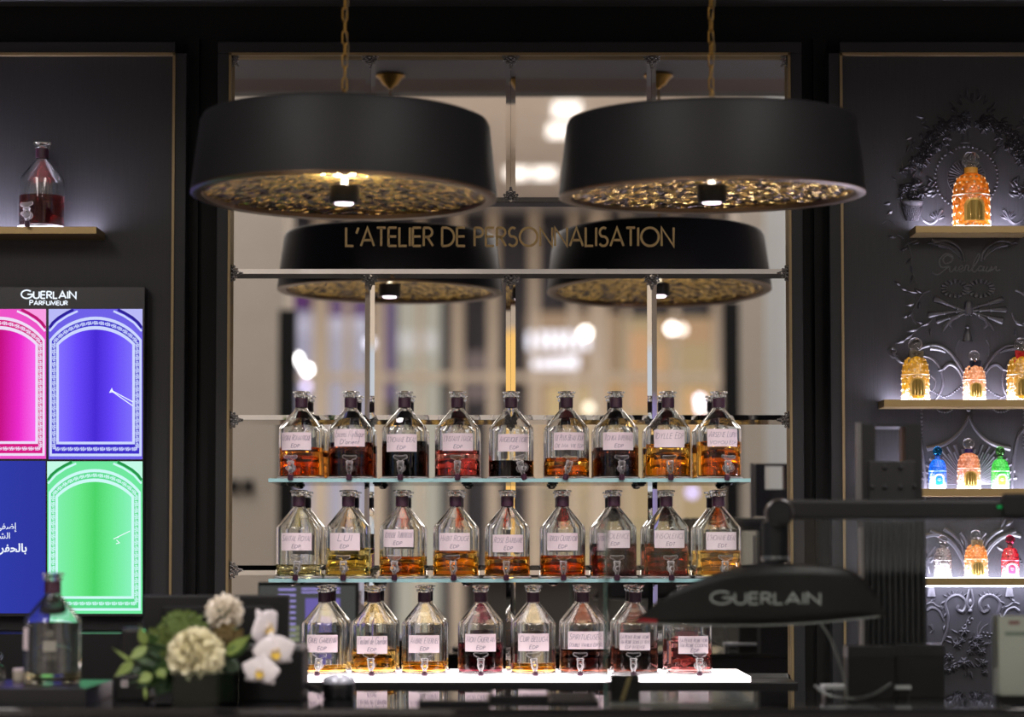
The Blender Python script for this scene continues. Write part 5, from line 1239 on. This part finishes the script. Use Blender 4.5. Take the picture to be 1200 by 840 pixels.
# camera-like frame unit over a ribbed block added in place of a dark reflection
fr_ = thing('engraver_frame', (P(1042, 540, -1.0).x, -.98, zpx(585, -1.0)), 'black frame unit with a square opening standing above the top rail', 'machine')
m = MB(); YE = -1.0; M_dv = pbr('device_black', (.008, .008, .0085), .35, spec=.3, bmp=dict(scale=250, strength=.08))
px_box(m, 1010, 1026, 497, 586, YE, .05); px_box(m, 1061, 1081, 497, 586, YE, .05); px_box(m, 1026, 1061, 497, 500.5, YE, .05); m.build('frame', M_dv, fr_)
m = MB(); px_box(m, 1018, 1073, 540, 586, YE - .006, .05, .002); m.build('front_plate', pbr('plate_graphite', (.013, .013, .0135), .4, spec=.3, bmp=dict(scale=250, strength=.08)), fr_)
for (a, b_) in ((1037, 548), (1055.5, 548), (1037, 571), (1055.5, 571), (1022, 571), (1072, 570)):
    p = P(a, b_, YE - .006); MB().lathe([(0, 0), (.0048, 0), (.0042, -.005), (.002, -.0062), (0, -.0062)], 14, p, 'y').build('screw_head', M_black, fr_, 40)
m = MB(); px_box(m, 1004, 1009.5, 495, 588, YE - .002, .012); m.build('edge_strip', pbr('strip_grey', (.13, .125, .12), .3, .4, bmp=dict(scale=250, strength=.05)), fr_)
m = MB(); px_box(m, 1057, 1061, 500.5, 540, YE + .01, .03); m.build('bronze_inlay', pbr('inlay_bronze', srgb(92, 70, 62), .4, .5, bmp=dict(scale=250, strength=.05)), fr_)
st = thing('ribbed_stand', (P(1048, 800, -.98).x, -.95, ZC), 'tall black ribbed stand inside the glass case below the frame unit', 'stand')
m = MB(); px_box(m, 1013, 1086, 610, 828.0, -.985, .09); m.build('core', M_matt, st)
x0, x1 = P(1013, 700, -.99).x, P(1086, 700, -.99).x; zb_, ztp = ZC, zpx(611, -.99)
RIB = MB().lathe([(0, 0), (.0058, 0), (.0058, ztp - zb_ - .004), (.004, ztp - zb_), (0, ztp - zb_)], 10, sx=.8, sy=.75).mesh('rib', M_dv, 40)
for k in range(11): place('rib', RIB, st, (x0 + .005 + (x1 - x0 - .010) * k / 10 - wloc(st).x, -.988 - wloc(st).y, 0))
m = MB(); px_box(m, 1008.5, 1012.5, 618, 756, -1.0, .02); m.build('edge_strip', pbr('strip_pale', (.22, .20, .19), .3, .3, bmp=dict(scale=250, strength=.05)), st)
for nm, a, b_, c_, d_, y, lab in (('black_carton', 1050, 1107, 755, 829, -1.05, 'black carton standing at the foot of the ribbed stand'), ('black_carton', 994, 1049, 757, 829, -1.08, 'black carton behind the wire sign stand')):
    t = thing(nm, (P((a + b_) / 2, 800, y).x, y + .03, ZC), lab, 'box'); m = MB(); px_box(m, a, b_, c_ + 3, d_, y, .06, .001); m.build('box_body', M_matt, t)
    m = MB(); px_box(m, a - .5, b_ + .5, c_, c_ + 14, y - .001, .062, .001); m.build('box_lid', M_dv, t)
# black curved shop sign on its wire stand
sg = thing('counter_sign', (P(890, 800, -1.18).x, -1.17, ZC), 'curved black sign with silver capital letters on a thin wire stand', 'sign')
TOP = smooth_pts([(744, 728), (757, 716), (775, 702), (800, 688), (830, 675), (862, 665), (895, 660.5), (930, 660), (965, 662), (995, 668), (1015, 682), (1028, 700), (1037, 719)], 4)
BOT = smooth_pts([(744, 729.5), (790, 731), (840, 732), (890, 732), (940, 730), (990, 726), (1037, 721)], 4)
def ysg(px): return -1.13 - .055 * math.cos((px - 890) / 150 * 1.25)
def at_x(q, x):
    for (x0_, y0_), (x1_, y1_) in zip(q, q[1:]):
        if x0_ <= x <= x1_: return y0_ + (y1_ - y0_) * (x - x0_) / max(1e-6, x1_ - x0_)
    return q[-1][1]
m = MB(); m.grid(lambda u, v: P(744 + 293 * u, at_x(TOP, 744 + 293 * u) * v + at_x(BOT, 744 + 293 * u) * (1 - v), ysg(744 + 293 * u)), 60, 5)
so = m.build('sign_board', pbr('sign_black', (.007, .0065, .0065), .35, spec=.3, bmp=dict(scale=300, strength=.06)), sg, True); solid(so, .004)
m = MB(); m.tube([P(x, at_x(BOT, x) + .6, ysg(x) - .002) for x in range(747, 1037, 5)], .0016, 6); m.build('silver_lower_edge', pbr('edge_silver', (.36, .37, .36), .35, .5, bmp=dict(scale=200, strength=.04)), sg, True)
m = MB(); m.grid(lambda u, v: P(746 + 24 * u, at_x(BOT, 746 + 24 * u) - 1 - 5 * v * min(1, .3 + u * 2) * (1 - u * .3), ysg(746 + 24 * u) - .0028), 6, 1); m.build('red_corner', pbr('corner_red', srgb(200, 22, 40), .4, bmp=dict(scale=200, strength=.04)), sg, True)
q = letter_quads('GUERLAIN', 14.5, 2.1, .17, 128, 0, .88); m = MB()
for quad in q: m.add([P(897 + p.x, 707.5 - p.y, ysg(897 + p.x) - .0032) for p in quad], [(0, 1, 2, 3)])
m.build('lettering', pbr('letter_silver', (.46, .48, .47), .4, .2, bmp=dict(scale=200, strength=.04)), sg, recalc=False)['label'] = 'silver capital letters'
m = MB(); m.tube([P(x, y, -1.17) for x, y in smooth_pts([(962, 731), (974, 750), (984, 778), (990, 800), (992, 822)], 6)], .0021, 8); m.build('wire_post', pbr('wire_grey', (.26, .27, .26), .35, .6, bmp=dict(scale=200, strength=.04)), sg, True)
m = MB(); m.tube([P(x, y, -1.20 + .1 * abs(x - 1000) / 50) for x, y in smooth_pts([(955, 803), (966, 812), (985, 818), (1005, 818), (1025, 813), (1044, 801)], 6)], .0024, 8); m.build('wire_foot', MATS['wire_grey'], sg, True)
tr = thing('white_tray', (P(1015, 812, -1.0).x, -1.02, ZC), 'thin white tray on the case floor behind the wire stand', 'tray'); m = MB(); px_box(m, 966, 1068, 803, 808, -1.06, .06, .001); m.build('tray_plate', pbr('tray_white', (.5, .5, .5), .4, bmp=dict(scale=90, strength=.03)), tr)
m = MB(); 
for a in (967, 1064): px_box(m, a, a + 3, 808, 830, -1.055, .05)
m.build('tray_feet', M_dv, tr)
# gift box
gb = thing('gift_box', (P(733, 810, -1.2).x, -1.19, ZC), 'small black gift box with a gold ribbon just inside the glass case', 'box')
m = MB(); px_box(m, 716, 750, 794, 824, -1.215, .05, .001); m.build('box_body', M_matt, gb)
m = MB(); a = P(729, 823, -1.2158); b_ = P(738, 795, -1.2158); w_ = .0035
m.add([(a.x - w_, a.y, a.z), (a.x + w_, a.y, a.z), (b_.x + w_, a.y, b_.z), (b_.x - w_, a.y, b_.z)], [(0, 1, 2, 3)]); o = m.build('ribbon', pbr('ribbon_gold', srgb(150, 132, 86), .4, .3, bmp=dict(scale=400, strength=.1)), gb); solid(o, .0008)
gb.location.z += .0042
# white card holder
wb = thing('card_holder', (P(1200, 800, -1.2).x, -1.19, ZC), 'cream upright card holder at the right edge with a slot line', 'holder')
M_cr = pbr('holder_cream', srgb(206, 208, 196), .5, bmp=dict(scale=60, strength=.03))
m = MB(); px_box(m, 1170, 1262, 722, 815, -1.215, .05, .002); m.build('holder_body', M_cr, wb)
m = MB(); px_box(m, 1178, 1262, 740.5, 744.5, -1.2162, .002); m.build('slot', pbr('slot_grey', srgb(120, 136, 124), .5, bmp=dict(scale=60, strength=.03)), wb)
m = MB(); px_box(m, 1182, 1195, 727.5, 731.5, -1.2156, .001); m.build('print_block', pbr('print_red', srgb(140, 80, 84), .5, bmp=dict(scale=60, strength=.03)), wb)
m = MB(); px_box(m, 1172, 1262, 815, 829.5, -1.212, .045, .001); m.build('holder_base', M_matt, wb)
# small cable box on the rail
cb = thing('cable_box', (P(1185, 600, -1.07).x, -1.05, zpx(612, -1.07)), 'small black box with a green light on the right of the top rail', 'box')
m = MB(); px_box(m, 1176, 1204, 578, 606, -1.152, .03, .006); m.build('box_body', M_matt, cb)
m = MB(); px_box(m, 1170, 1174, 592.5, 595, -1.153, .01); m.build('status_light', emit('led_green2', (.02, .5, .12), .6), cb)
